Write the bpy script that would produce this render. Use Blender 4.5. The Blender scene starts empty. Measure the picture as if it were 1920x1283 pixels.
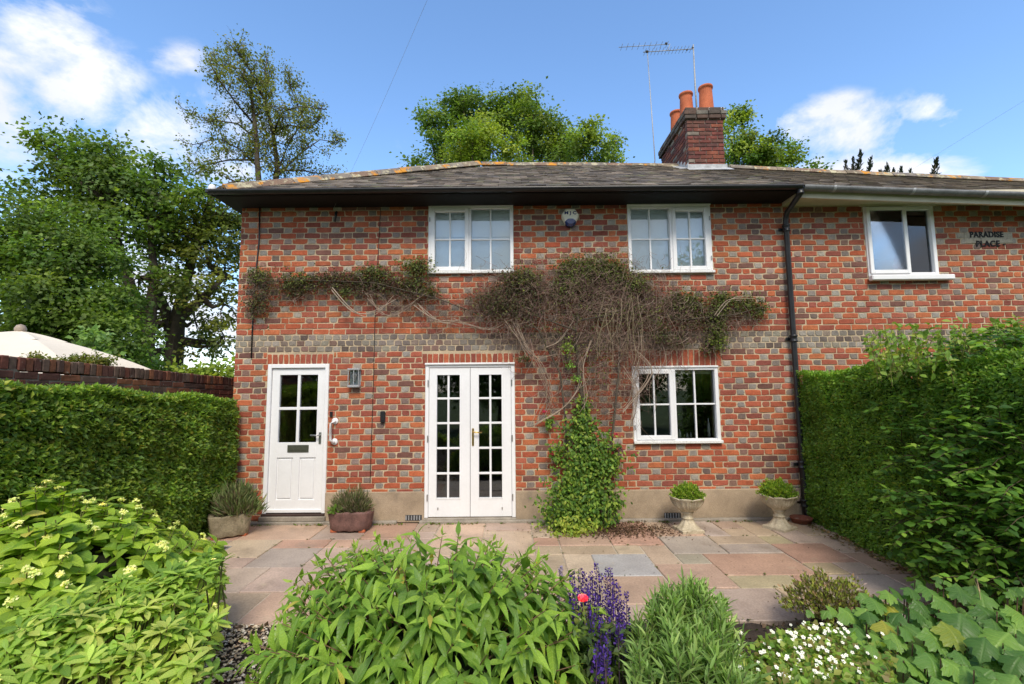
import bpy, math, random
import numpy as np
from mathutils import Vector, Matrix
rnd = random.Random(7); rng = np.random.default_rng(7)
scene = bpy.context.scene
C = scene.collection
# ------------------------------------------------------------------ camera
FPX, CAMH = 880.0, 1.78
PITCH, ROLL = math.atan(86/880), math.radians(0.5)
cam_d = bpy.data.cameras.new('camera'); cam = bpy.data.objects.new('camera', cam_d); C.objects.link(cam)
cam.location = (0, 0, CAMH)
cam.rotation_euler = (Matrix.Rotation(math.pi/2+PITCH, 3, 'X') @ Matrix.Rotation(-ROLL, 3, 'Z')).to_euler()
cam_d.sensor_width = 36; cam_d.lens = FPX/1920*36; cam_d.clip_end = 3000; cam_d.clip_start = 0.05
scene.camera = cam

def ray(px, py):
    u = (px-960)/FPX; v = (641.5-py)/FPX
    c, s = math.cos(ROLL), math.sin(ROLL)
    u2, v2 = u*c+v*s, v*c-u*s
    d = math.cos(PITCH)-v2*math.sin(PITCH)
    return u2/d, (v2*math.cos(PITCH)+math.sin(PITCH))/d
def at(px, py, D):                       # real place of a photographed point, D metres in front of the lens
    a, b = ray(px, py); return np.array([a*D, D, CAMH+b*D])
def pxm(D): return D/FPX                  # metres per photo pixel at distance D

# ------------------------------------------------------------------ world, sun, exposure
SUN_EL, SUN_AZ = 48.0, 172.0              # sun behind the camera, a little to the right
world = bpy.data.worlds.new('World'); scene.world = world; world.use_nodes = True
wt = world.node_tree; wt.nodes.clear()
def wn(t, **k):
    n = wt.nodes.new(t)
    for a, b in k.items(): setattr(n, a, b)
    return n
def wmath(op, a, b=None, clamp=False):
    n = wn('ShaderNodeMath', operation=op, use_clamp=clamp)
    for i, v in enumerate((a, b)):
        if v is None: continue
        if isinstance(v, (int, float)): n.inputs[i].default_value = v
        else: wt.links.new(v, n.inputs[i])
    return n.outputs[0]
sky = wn('ShaderNodeTexSky', sky_type='NISHITA', sun_disc=False)
sky.sun_elevation = math.radians(SUN_EL); sky.sun_rotation = math.radians(SUN_AZ)
sky.air_density = 1.0; sky.dust_density = 0.3; sky.ozone_density = 2.2
hsv = wn('ShaderNodeHueSaturation'); hsv.inputs['Saturation'].default_value = 1.10
wt.links.new(sky.outputs[0], hsv.inputs['Color'])
bg = wn('ShaderNodeBackground'); bg.inputs[1].default_value = 0.135
wt.links.new(hsv.outputs[0], bg.inputs[0])
tc = wn('ShaderNodeTexCoord'); sep = wn('ShaderNodeSeparateXYZ'); wt.links.new(tc.outputs['Generated'], sep.inputs[0])
X, Y, Z = sep.outputs
front = wmath('GREATER_THAN', Y, 0.05)
ysafe = wmath('MAXIMUM', Y, 0.05)
ta, tb = wmath('DIVIDE', X, ysafe), wmath('DIVIDE', Z, ysafe)
def wnoise(scale, detail, rough, dist=0.0, stretch=1.0):
    mp = wn('ShaderNodeMapping'); mp.inputs['Scale'].default_value = (1, 1, stretch)
    wt.links.new(tc.outputs['Generated'], mp.inputs[0])
    n = wn('ShaderNodeTexNoise'); n.inputs['Scale'].default_value = scale; n.inputs['Detail'].default_value = detail
    n.inputs['Roughness'].default_value = rough; n.inputs['Distortion'].default_value = dist
    wt.links.new(mp.outputs[0], n.inputs[0]); return n.outputs['Fac']
CLOUDS = [(20,100,175,140,1.0),(130,170,150,95,.95),(60,30,110,60,.7),(335,112,70,38,.5),(330,250,140,85,.8),(420,310,170,110,.8),
          (185,235,80,30,.32),(20,250,120,90,.35),(300,560,330,260,.7),(0,330,60,20,.3),(700,300,140,22,.10),(700,600,900,330,.33),(1500,500,600,260,.3),
          (1590,238,115,66,1.05),(1500,248,95,42,.85),(1650,328,200,62,1.05),(1770,342,110,42,.85),(1755,208,95,40,.75),(1700,200,60,20,.4)]
acc = None
for px, py, rx, ry, k in CLOUDS:
    a0, b0 = ray(px, py); a1, _ = ray(px+rx, py); _, b1 = ray(px, py-ry)
    dx = wmath('DIVIDE', wmath('SUBTRACT', ta, a0), abs(a1-a0)); dy = wmath('DIVIDE', wmath('SUBTRACT', tb, b0), abs(b1-b0))
    r = wmath('SQRT', wmath('ADD', wmath('MULTIPLY', dx, dx), wmath('MULTIPLY', dy, dy)))
    m = wmath('MULTIPLY', wmath('SUBTRACT', 1.25, r, True), k)
    acc = m if acc is None else wmath('MAXIMUM', acc, m)
acc = wmath('MULTIPLY', acc, front)
n1 = wnoise(5.5, 12.0, 0.62, 0.25, 1.6); n2 = wnoise(3.0, 7.0, 0.55, 0.4, 1.5)
seen = wmath('MULTIPLY', wmath('SUBTRACT', wmath('ADD', acc, wmath('MULTIPLY', wmath('SUBTRACT', n1, 0.5), 4.2)), 0.30, True), wmath('MULTIPLY', acc, 2.6, True))
seen = wmath('MULTIPLY', seen, 1.35, True)
other = wmath('MULTIPLY', wmath('SUBTRACT', n2, 0.33, True), 5.0, True)
other = wmath('MULTIPLY', other, wmath('SUBTRACT', 1.0, front))
dens = wmath('MULTIPLY', wmath('MAXIMUM', seen, other), 0.95)
cr = wn('ShaderNodeMixRGB'); cr.inputs[1].default_value = (0.60, 0.65, 0.77, 1); cr.inputs[2].default_value = (0.92, 0.92, 0.95, 1)
n3 = wnoise(5.0, 5.0, 0.5); wt.links.new(wmath('ADD', wmath('MULTIPLY', wmath('SUBTRACT', n3, .5), 2.2), .6, True), cr.inputs[0])
cb = wn('ShaderNodeBackground'); wt.links.new(cr.outputs[0], cb.inputs[0]); cb.inputs[1].default_value = 0.54
mx = wn('ShaderNodeMixShader'); wt.links.new(dens, mx.inputs[0]); wt.links.new(bg.outputs[0], mx.inputs[1]); wt.links.new(cb.outputs[0], mx.inputs[2])
wo = wn('ShaderNodeOutputWorld'); wt.links.new(mx.outputs[0], wo.inputs[0])
sd = bpy.data.lights.new('sun', 'SUN'); sd.energy = 1.5; sd.angle = math.radians(20); sd.color = (1.0, 0.91, 0.76)
so = bpy.data.objects.new('sun', sd); C.objects.link(so)
az, el = math.radians(SUN_AZ), math.radians(SUN_EL)
sdir = Vector((math.sin(az)*math.cos(el), math.cos(az)*math.cos(el), math.sin(el)))   # towards the sun
so.rotation_euler = sdir.to_track_quat('Z', 'Y').to_euler(); so.location = sdir*50
scene.view_settings.view_transform = 'Standard'; scene.view_settings.look = 'None'
scene.view_settings.exposure = 1.22; scene.view_settings.gamma = 1.0
scene.view_settings.use_curve_mapping = False

# ------------------------------------------------------------------ object helpers
WL = {}
def thing(name, label, cat, loc=(0,0,0), group=None):
    o = bpy.data.objects.new(name, None); C.objects.link(o); o.location = loc; o.empty_display_size = 0.1
    o['label'] = label; o['category'] = cat
    if group: o['group'] = group
    WL[o.name] = Vector(loc); return o
def tag(o, label, cat, group=None):
    o['label'] = label; o['category'] = cat
    if group: o['group'] = group
    return o
def link(name, me, parent=None, loc=None):
    o = bpy.data.objects.new(name, me); C.objects.link(o)
    base = WL[parent.name] if parent else Vector((0,0,0))
    w = Vector(loc) if loc is not None else base
    o.location = w-base; o.parent = parent; WL[o.name] = w
    return o
class MB:                                   # collects polygons (world coordinates), one colour per vertex
    def __init__(s): s.v, s.f, s.c, s.sm = [], [], [], []
    def add(s, vs, fs, col=(1,1,1), smooth=False):
        n = len(s.v); s.v += [tuple(p) for p in vs]; s.f += [tuple(i+n for i in f) for f in fs]
        s.c += [tuple(col[:3])]*len(vs); s.sm += [smooth]*len(fs); return s
    def box(s, x0,x1,y0,y1,z0,z1, col=(1,1,1), ch=0.0):
        if ch <= 0:
            vs = [(x,y,z) for x in (x0,x1) for y in (y0,y1) for z in (z0,z1)]
            return s.add(vs, [(0,1,3,2),(4,6,7,5),(0,4,5,1),(2,3,7,6),(0,2,6,4),(1,5,7,3)], col)
        ch = min(ch, (x1-x0)*.45, (y1-y0)*.45, (z1-z0)*.45)
        vs = []; idx = {}
        P = ((x0,x1),(y0,y1),(z0,z1))
        for i in (0,1):
            for j in (0,1):
                for k in (0,1):
                    c = (i,j,k)
                    for a in range(3):        # vertex lying on the face normal to axis a
                        p = [P[q][c[q]] + (0 if q==a else (ch if c[q]==0 else -ch)) for q in range(3)]
                        idx[c,a] = len(vs); vs.append(p)
        fs = []
        for a in range(3):
            b, d = (a+1)%3, (a+2)%3
            for side in (0,1):
                q = []
                for (m,n_) in ((0,0),(1,0),(1,1),(0,1)):
                    c = [0,0,0]; c[a]=side; c[b]=m; c[d]=n_; q.append(idx[tuple(c),a])
                fs.append(tuple(q if side else q[::-1]))
        for a in range(3):                    # edges parallel to axis a
            b, d = (a+1)%3, (a+2)%3
            for m in (0,1):
                for n_ in (0,1):
                    c0=[0,0,0]; c1=[0,0,0]; c0[a]=0; c1[a]=1
                    for c in (c0,c1): c[b]=m; c[d]=n_
                    c0, c1 = tuple(c0), tuple(c1)
                    q = (idx[c0,b],idx[c1,b],idx[c1,d],idx[c0,d])
                    fs.append(q if (m^n_) else q[::-1])
        for c in [(i,j,k) for i in (0,1) for j in (0,1) for k in (0,1)]:
            fs.append((idx[c,0],idx[c,1],idx[c,2]) if sum(c)%2 else (idx[c,2],idx[c,1],idx[c,0]))
        return s.add(vs, fs, col)
    def quad(s, a,b,c,d, col=(1,1,1)): return s.add([a,b,c,d], [(0,1,2,3)], col)
    def tube(s, pts, r, n=6, col=(1,1,1), cap=True):
        pts = [Vector(p) for p in pts]
        rr = r if isinstance(r,(list,tuple)) else [r]*len(pts)
        vs = []; up0 = Vector((0.13,0.31,0.94))
        for i, p in enumerate(pts):
            d = (pts[min(i+1,len(pts)-1)]-pts[max(i-1,0)])
            if d.length < 1e-9: d = Vector((0,0,1))
            d.normalize()
            a = d.cross(up0)
            if a.length < .05: a = d.cross(Vector((1,0,0)))
            a.normalize(); b = d.cross(a)
            for k in range(n):
                t = 2*math.pi*k/n; vs.append(p+(a*math.cos(t)+b*math.sin(t))*rr[i])
        fs = [(i*n+k, i*n+(k+1)%n, (i+1)*n+(k+1)%n, (i+1)*n+k) for i in range(len(pts)-1) for k in range(n)]
        if cap: fs += [tuple(range(n))[::-1], tuple((len(pts)-1)*n+k for k in range(n))]
        return s.add(vs, fs, col, True)
    def lathe(s, prof, c=(0,0,0), n=24, col=(1,1,1), fr=None):
        vs = []
        for i,(r,z) in enumerate(prof):
            for k in range(n):
                t = 2*math.pi*k/n; q, w = (r,z) if fr is None else fr(r,z,t,i)
                vs.append((c[0]+q*math.cos(t), c[1]+q*math.sin(t), c[2]+w))
        fs = [(i*n+k, i*n+(k+1)%n, (i+1)*n+(k+1)%n, (i+1)*n+k) for i in range(len(prof)-1) for k in range(n)]
        return s.add(vs, fs, col, True)
    def mesh(s, name, m, off=(0,0,0)):
        me = bpy.data.meshes.new(name)
        me.from_pydata([(a-off[0],b-off[1],c-off[2]) for a,b,c in s.v], [], s.f)
        at_ = me.color_attributes.new('Col','FLOAT_COLOR','POINT')
        at_.data.foreach_set('color', np.column_stack([np.array(s.c,dtype=np.float32).reshape(-1,3), np.ones(len(s.c),dtype=np.float32)]).ravel())
        me.polygons.foreach_set('use_smooth', s.sm)
        me.materials.append(m); me.update(); return me
    def build(s, name, m, parent=None, loc=None):
        base = Vector(loc) if loc is not None else (WL[parent.name] if parent else Vector((0,0,0)))
        return link(name, s.mesh(name, m, base), parent, base)

# ------------------------------------------------------------------ materials
def newmat(name):
    m = bpy.data.materials.new(name); m.use_nodes = True; nt = m.node_tree
    return m, nt, nt.nodes['Principled BSDF'], nt.nodes['Material Output']
def nnode(nt, t, **k):
    n = nt.nodes.new(t)
    for a,b in k.items(): setattr(n,a,b)
    return n
def ramp(nt, fac, stops):
    r = nnode(nt,'ShaderNodeValToRGB'); nt.links.new(fac, r.inputs[0])
    e = r.color_ramp.elements
    while len(e) < len(stops): e.new(0.5)
    for i,(p,c) in enumerate(stops):
        e[i].position = p; e[i].color = (*c,1) if len(c)==3 else c
    return r.outputs[0]
def noise(nt, co, scale, detail=4, rough=.55, dist=0):
    n = nnode(nt,'ShaderNodeTexNoise'); n.inputs['Scale'].default_value=scale; n.inputs['Detail'].default_value=detail
    n.inputs['Roughness'].default_value=rough; n.inputs['Distortion'].default_value=dist
    nt.links.new(co, n.inputs['Vector']); return n.outputs['Fac']
def mixc(nt, fac, a, b, mode='MIX'):
    n = nnode(nt,'ShaderNodeMixRGB', blend_type=mode)
    for i,v in enumerate((fac,a,b)):
        if isinstance(v,(int,float)): n.inputs[i].default_value = v
        elif isinstance(v,tuple): n.inputs[i].default_value = (*v,1)
        else: nt.links.new(v, n.inputs[i])
    return n.outputs[0]
def bumpn(nt, bsdf, h, strength, dist):
    b = nnode(nt,'ShaderNodeBump'); b.inputs['Strength'].default_value=strength; b.inputs['Distance'].default_value=dist
    nt.links.new(h, b.inputs['Height']); nt.links.new(b.outputs[0], bsdf.inputs['Normal'])
def pos(nt): return nnode(nt,'ShaderNodeNewGeometry').outputs['Position']
def stained(name, col=None, rough=.8, spots=((0,(.75,)*3),(1,(1.2,)*3)), sc=3.0, fine=40.0, bump=.3, bd=.003, patch=None, fa=.26, spec=.3):
    """base colour (fixed or per piece) x broad wear x fine grain, optional patches of another colour"""
    m, nt, b, _ = newmat(name); p = pos(nt)
    if col is None: base = nnode(nt,'ShaderNodeAttribute', attribute_name='Col').outputs['Color']
    else: base = nnode(nt,'ShaderNodeRGB').outputs[0]; base.default_value = (*col,1)
    w = ramp(nt, noise(nt,p,sc,6,.6), [(.3,spots[0][1]),(.7,spots[1][1])])
    c = mixc(nt,1.0,base,w,'MULTIPLY')
    f = noise(nt,p,fine,5,.65)
    c = mixc(nt,1.0,c,ramp(nt,f,[(.25,(1-fa,)*3),(.75,(1+fa,)*3)]),'MULTIPLY')
    for (pc,th,ps) in (patch or []):
        c = mixc(nt, ramp(nt, noise(nt,p,ps,8,.65,.2), [(th[0],(0,0,0)),(th[1],(1,1,1))]), c, pc)
    nt.links.new(c, b.inputs['Base Color']); b.inputs['Roughness'].default_value = rough; b.inputs['Specular IOR Level'].default_value = spec
    if bump: bumpn(nt,b,f,bump,bd)
    return m
M = {}
M['brick'] = stained('brick', None, .88, ((0,(.78,.76,.74)),(1,(1.15,1.13,1.1))), 12, 75, .6, .005, fa=.34, patch=[((.55,.44,.34),(.66,.78),19.0),((.12,.075,.06),(.60,.78),24.0),((.50,.42,.33),(.68,.86),1.7),((.17,.12,.09),(.66,.90),1.1)])
M['old_brick'] = stained('old_brick', None, .9, ((0,(.6,.6,.6)),(1,(1.2,1.15,1.1))), 8, 60, .6, .006, patch=[((.30,.29,.25),(.62,.72),11.0),((.45,.20,.03),(.74,.78),7.0),((.05,.045,.04),(.60,.75),9.0)])
M['mortar'] = stained('mortar', (.50,.39,.27), .95, ((0,(.72,.72,.70)),(1,(1.15,1.15,1.12))), 2.5, 70, .6, .006, patch=[((.22,.18,.14),(.60,.75),5.0)])
M['old_mortar'] = stained('old_mortar', (.22,.19,.16), .95, ((0,(.6,)*3),(1,(1.3,)*3)), 4, 60, .6, .006)
M['render'] = stained('render', (.40,.315,.225), .92, ((0,(.70,.68,.66)),(1,(1.12,1.1,1.08))), 3.0, 110, .8, .006, patch=[((.20,.165,.13),(.58,.78),3.2),((.55,.47,.36),(.64,.74),60.0)])
M['concrete'] = stained('concrete', (.33,.29,.24), .92, ((0,(.6,)*3),(1,(1.15,)*3)), 5, 60, .5, .004)
M['white'] = stained('white_paint', (.80,.80,.81), .38, ((0,(.95,)*3),(1,(1.02,)*3)), 3, 30, .04, .001, fa=.03, spec=.5)
M['white_old'] = stained('white_sill_paint', (.78,.78,.77), .45, ((0,(.86,.86,.84)),(1,(1.02,)*3)), 8, 60, .1, .001, spec=.4)
M['cream'] = stained('cream_paint', (.60,.55,.42), .6, ((0,(.8,)*3),(1,(1.05,)*3)), 3, 30, .05, .001, fa=.03)
M['black'] = stained('black_gloss', (.012,.012,.014), .38, ((0,(.8,)*3),(1,(1.6,)*3)), 6, 60, .25, .002, spec=.5)
M['blackmatt'] = stained('black_boards', (.007,.0065,.007), .65, ((0,(.7,)*3),(1,(1.6,)*3)), 3, 30, .2, .002)
M['greygutter'] = stained('grey_gutter', (.17,.175,.18), .5, ((0,(.7,)*3),(1,(1.2,)*3)), 4, 40, .1, .001)
M['slate'] = stained('slate', None, .75, ((0,(.7,.7,.7)),(1,(1.25,1.22,1.2))), 1.5, 60, .5, .004, patch=[((.36,.34,.23),(.62,.70),13.0),((.45,.20,.04),(.68,.72),3.6),((.20,.21,.10),(.55,.74),4.0)])
M['ridge'] = stained('ridge_tile', None, .85, ((0,(.7,)*3),(1,(1.25,)*3)), 3, 50, .5, .005, patch=[((.46,.42,.28),(.52,.62),8.0),((.55,.24,.03),(.56,.61),3.5)])
M['terracotta'] = stained('terracotta', (.50,.14,.06), .75, ((0,(.7,.65,.62)),(1,(1.1,)*3)), 5, 60, .3, .003)
M['lead'] = stained('lead', (.42,.43,.44), .55, ((0,(.7,)*3),(1,(1.2,)*3)), 8, 40, .3, .003)
M['stone'] = stained('cast_stone', (.52,.45,.33), .85, ((0,(.68,.66,.62)),(1,(1.15,)*3)), 9, 70, .6, .004, patch=[((.18,.15,.10),(.62,.76),10.0)])
M['trough'] = stained('trough_stone', (.30,.25,.17), .9, ((0,(.55,.55,.5)),(1,(1.25,)*3)), 8, 60, .8, .006, patch=[((.12,.12,.06),(.56,.70),8.0)])
M['trough_red'] = stained('trough_salt_glaze', (.15,.085,.075), .6, ((0,(.6,)*3),(1,(1.5,1.4,1.35))), 7, 60, .6, .005)
M['sand'] = stained('sandstone', None, .48, ((0,(.78,.76,.75)),(1,(1.15,1.13,1.1))), 2.2, 55, .35, .003, patch=[((.22,.17,.13),(.56,.80),2.3),((.52,.42,.30),(.60,.78),4.5),((.10,.08,.06),(.69,.76),38.0),((.16,.17,.09),(.66,.82),6.0)])
M['soil'] = stained('soil', (.055,.040,.030), .95, ((0,(.6,)*3),(1,(1.4,)*3)), 9, 70, 1.0, .02)
M['grass'] = stained('lawn', (.06,.10,.025), .95, ((0,(.7,)*3),(1,(1.3,)*3)), .5, 12, .6, .03)
M['pebble'] = stained('pebble', None, .75, ((0,(.8,)*3),(1,(1.15,)*3)), 12, 90, .2, .002)
M['metal'] = stained('galvanised_metal', (.34,.35,.36), .4, ((0,(.7,)*3),(1,(1.2,)*3)), 20, 90, .1, .001, spec=.6)
M['darkmetal'] = stained('dark_metal', (.05,.05,.05), .5, ((0,(.7,)*3),(1,(1.4,)*3)), 20, 90, .1, .001)
M['brass'] = stained('brass', (.62,.42,.13), .28, ((0,(.9,)*3),(1,(1.1,)*3)), 20, 90, 0, .001, fa=.03); M['brass'].node_tree.nodes['Principled BSDF'].inputs['Metallic'].default_value = 1
M['steel'] = stained('steel', (.5,.5,.5), .3, ((0,(.9,)*3),(1,(1.1,)*3)), 20, 90, 0, .001, fa=.03); M['steel'].node_tree.nodes['Principled BSDF'].inputs['Metallic'].default_value = .9
M['canvas'] = stained('canvas', (.74,.66,.54), .85, ((0,(.93,)*3),(1,(1.04,)*3)), 2, 200, .1, .001)
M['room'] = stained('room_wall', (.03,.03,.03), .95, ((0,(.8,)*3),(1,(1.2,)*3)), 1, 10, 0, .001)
M['blind'] = stained('blind_cloth', (.88,.91,.92), .9, ((0,(.97,)*3),(1,(1.03,)*3)), 1, 10, 0, .001, fa=.03)
M['net'] = stained('net_curtain', (.86,.90,.91), .9, ((0,(.9,)*3),(1,(1.1,)*3)), 1.4, 10, 0, .001, fa=.03)
M['red'] = stained('red_cloth', (.32,.03,.03), .9); M['pinkcurtain'] = stained('curtain', (.75,.42,.38), .9, ((0,(.8,)*3),(1,(1.1,)*3)), 3, 50, 0, .001)
M['creamplastic'] = stained('cream_plastic', (.78,.74,.60), .4, ((0,(.92,)*3),(1,(1.03,)*3)), 9, 60, .03, .001, fa=.03, spec=.5)
M['blueplastic'] = stained('blue_lens', (.012,.03,.13), .15, ((0,(.9,)*3),(1,(1.1,)*3)), 5, 30, 0, .001, spec=.6)
M['paint_letter'] = stained('black_letter_paint', (.012,.012,.014), .7, ((0,(.8,)*3),(1,(1.5,)*3)), 30, 90, 0, .001)
M['sign_paint'] = stained('worn_cream_paint', (.42,.37,.29), .9, ((0,(.8,)*3),(1,(1.1,)*3)), 12, 70, .5, .003, patch=[((.18,.16,.15),(.56,.66),14.0)])
M['bark'] = stained('bark', (.085,.068,.05), .95, ((0,(.6,)*3),(1,(1.4,)*3)), 3, 25, .8, .02)
M['twig'] = stained('twig', None, .85, ((0,(.8,)*3),(1,(1.2,)*3)), 20, 60, 0, .001)
M['sidebrick'] = stained('brick_side_wall', (.30,.09,.055), .9)
def glass_mat():
    m, nt, b, out = newmat('window_glass')
    g = nnode(nt,'ShaderNodeBsdfGlossy'); g.inputs['Roughness'].default_value = .02; g.inputs['Color'].default_value=(.95,.97,1,1)
    t = nnode(nt,'ShaderNodeBsdfTransparent'); t.inputs[0].default_value=(.96,.98,.97,1)
    lw = nnode(nt,'ShaderNodeFresnel'); lw.inputs['IOR'].default_value=1.5
    k = nnode(nt,'ShaderNodeMath', operation='MULTIPLY'); k.inputs[1].default_value=1.7; nt.links.new(lw.outputs[0],k.inputs[0])
    bp = nnode(nt,'ShaderNodeBump'); bp.inputs['Strength'].default_value=.03; nt.links.new(noise(nt,pos(nt),3,2), bp.inputs['Height'])
    nt.links.new(bp.outputs[0], g.inputs['Normal'])
    mx = nnode(nt,'ShaderNodeMixShader'); nt.links.new(k.outputs[0],mx.inputs[0]); nt.links.new(t.outputs[0],mx.inputs[1]); nt.links.new(g.outputs[0],mx.inputs[2])
    nt.links.new(mx.outputs[0], out.inputs[0]); return m
M['glass'] = glass_mat()
def leafmat(name, trans=.35, rough=.5, veins=False, spec=.35, sat=1.0):
    m, nt, b, out = newmat(name)
    base = nnode(nt,'ShaderNodeAttribute', attribute_name='Col').outputs['Color']
    oi = nnode(nt,'ShaderNodeObjectInfo').outputs['Random']
    p = pos(nt)
    c = mixc(nt,1.0,base,ramp(nt,noise(nt,p,9,3),[(.3,(1.15,1.2,1.0)),(.7,(1.65,1.55,1.3))]),'MULTIPLY')
    if veins:
        uv = nnode(nt,'ShaderNodeAttribute', attribute_name='LUV').outputs['Vector']
        sp = nnode(nt,'ShaderNodeSeparateXYZ'); nt.links.new(uv, sp.inputs[0])
        ab = nnode(nt,'ShaderNodeMath',operation='ABSOLUTE'); nt.links.new(sp.outputs[0],ab.inputs[0])
        a1 = nnode(nt,'ShaderNodeMath',operation='MULTIPLY_ADD'); nt.links.new(ab.outputs[0],a1.inputs[0]); a1.inputs[1].default_value=-7.0
        a2 = nnode(nt,'ShaderNodeMath',operation='MULTIPLY'); nt.links.new(sp.outputs[1],a2.inputs[0]); a2.inputs[1].default_value=50.0
        nt.links.new(a2.outputs[0], a1.inputs[2])
        sn = nnode(nt,'ShaderNodeMath',operation='SINE'); nt.links.new(a1.outputs[0],sn.inputs[0])
        v = ramp(nt, sn.outputs[0], [(.0,(1,1,1)),(.95,(1,1,1))])
        vv = nnode(nt,'ShaderNodeMapRange'); nt.links.new(sn.outputs[0],vv.inputs[0]); vv.inputs[1].default_value=.6; vv.inputs[2].default_value=1.0
        mr = nnode(nt,'ShaderNodeMapRange'); nt.links.new(ab.outputs[0],mr.inputs[0]); mr.inputs[1].default_value=.10; mr.inputs[2].default_value=.02
        mxx = nnode(nt,'ShaderNodeMath',operation='MAXIMUM'); nt.links.new(vv.outputs[0],mxx.inputs[0]); nt.links.new(mr.outputs[0],mxx.inputs[1])
        dk = mixc(nt,1.0,c,(1.6,1.4,1.5),'MULTIPLY')
        f = nnode(nt,'ShaderNodeMath',operation='MULTIPLY'); nt.links.new(mxx.outputs[0],f.inputs[0]); f.inputs[1].default_value=.55
        c = mixc(nt,f.outputs[0],c,dk)
        bumpn(nt,b,mxx.outputs[0],.5,.004); nt.nodes['Bump'].invert = True
    nt.links.new(c,b.inputs['Base Color']); b.inputs['Roughness'].default_value=rough; b.inputs['Specular IOR Level'].default_value=spec
    t = nnode(nt,'ShaderNodeBsdfTranslucent'); nt.links.new(mixc(nt,1.0,c,(1.5,1.5,.7),'MULTIPLY'),t.inputs[0])
    mx = nnode(nt,'ShaderNodeMixShader'); mx.inputs[0].default_value=trans
    nt.links.new(b.outputs[0],mx.inputs[1]); nt.links.new(t.outputs[0],mx.inputs[2]); nt.links.new(mx.outputs[0],out.inputs[0]); return m
M['leaf'] = leafmat('leaf', .42); M['leafv'] = leafmat('veined_leaf', .36, .42, True); M['leafdry'] = leafmat('dull_leaf', .2, .65, spec=.2)
M['petal'] = leafmat('petal', .3, .6)
M['core'] = stained('dark_core_filler', (.020,.026,.010), .98, ((0,(.6,)*3),(1,(1.4,)*3)), 12, 50, 1.0, .02)  # dark filler for solid cores added inside hedges and bushes to block light

# ------------------------------------------------------------------ leaf system
def tmpl_leaf(n=4, w=.28, peak=.4, fold=.12, droop=.25, wave=0.0, tip=1.0, petiole=.08):
    v=[(0,0,0)]; uv=[(0,0)]; f=[]
    rows=[]
    for i in range(n):
        t=(i+.5)/n if n>2 else (i+1)/(n+1)
        t = t**.9
        x = t/peak if t<peak else (1-t)/(1-peak)
        ww = w*(math.sin(min(x,1)*math.pi/2)**(1.0 if t<peak else tip))
        y = petiole+(1-petiole)*t; z = -droop*t*t
        k=len(v); v += [(-ww,y-ww*.12,z+fold*ww/w*w*2.0+wave*math.sin(t*17)),(0,y,z),(ww,y-ww*.12,z+fold*ww*2.0+wave*math.cos(t*15))]
        uv += [(-ww/w,t),(0,t),(ww/w,t)]; rows.append(k)
    v.append((0,1,-droop)); uv.append((0,1)); T=len(v)-1
    a=rows[0]; f += [(0,a+1,a),(0,a+2,a+1)]
    for i in range(len(rows)-1):
        a,b=rows[i],rows[i+1]; f += [(a,a+1,b+1,b),(a+1,a+2,b+2,b+1)]
    a=rows[-1]; f += [(a,a+1,T),(a+1,a+2,T)]
    return np.array(v,float), f, np.array(uv,float)
def tmpl_diamond(w=.3, fold=.08, droop=.08):
    return np.array([(0,0,0),(w,.45,fold),(0,1,-droop),(-w,.45,fold)],float), [(0,1,2),(0,2,3)], np.array([(0,0),(1,.5),(0,1),(-1,.5)],float)
def tmpl_lobed(nl=5, depth=.35, dro=.2):
    """palmate leaf: base, centre, outline with teeth"""
    v=[(0,0,0),(0,.42,.03)]; f=[]; uv=[(0,0),(0,.4)]; n=nl*6
    for i in range(n+1):
        a=-2.35+4.7*i/n; ph=(i/n)*nl; k=abs(math.sin(ph*math.pi))
        r=.58*(1-depth+depth*k)*(1+.10*math.cos(a*1.0)) *(1.0+.13*(i%2))
        x=math.sin(a)*r; y=.42+math.cos(a)*r
        v.append((x,y,-dro*(x*x+(y-.4)**2)*1.6+.03*math.sin(i*2.1))); uv.append((x*1.5,y))
    for i in range(n): f.append((1,2+i+1,2+i))
    f += [(0,1,2),(0,2+n,1)]
    return np.array(v,float), f, np.array(uv,float)
def unit(a): return a/np.maximum(np.linalg.norm(a,axis=-1,keepdims=True),1e-9)
def frames(d, n):
    d=unit(d); s=unit(np.cross(d,n)); z=np.cross(s,d); return s,d,z
class Leaves:
    def __init__(s): s.P=[];s.D=[];s.N=[];s.S=[];s.Cc=[]
    def add(s,P,D,N,S,Cc):
        P=np.atleast_2d(P); s.P.append(P); s.D.append(np.broadcast_to(D,P.shape)); s.N.append(np.broadcast_to(N,P.shape))
        s.S.append(np.broadcast_to(S,(len(P),))); s.Cc.append(np.broadcast_to(Cc,P.shape))
    def cat(s):
        s.P,s.D,s.N,s.S,s.Cc=[[np.concatenate(a)] for a in (s.P,s.D,s.N,s.S,s.Cc)]
        return s.P[0],s.D[0],s.N[0],s.S[0],s.Cc[0]
    def build(s,name,tmpls,mat,parent,stuff=True,luv=False):
        P,D,N,S,Cc=s.cat(); return leaf_mesh(name,tmpls,P,D,N,S,Cc,mat,parent,stuff,luv)
def leaf_arrays(tm,P,D,N,S):
    V,F,UV=tm; sx,dy,nz=frames(D,N)
    W = P[:,None,:]+S[:,None,None]*(V[None,:,0:1]*sx[:,None,:]+V[None,:,1:2]*dy[:,None,:]+V[None,:,2:3]*nz[:,None,:])
    return W
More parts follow.
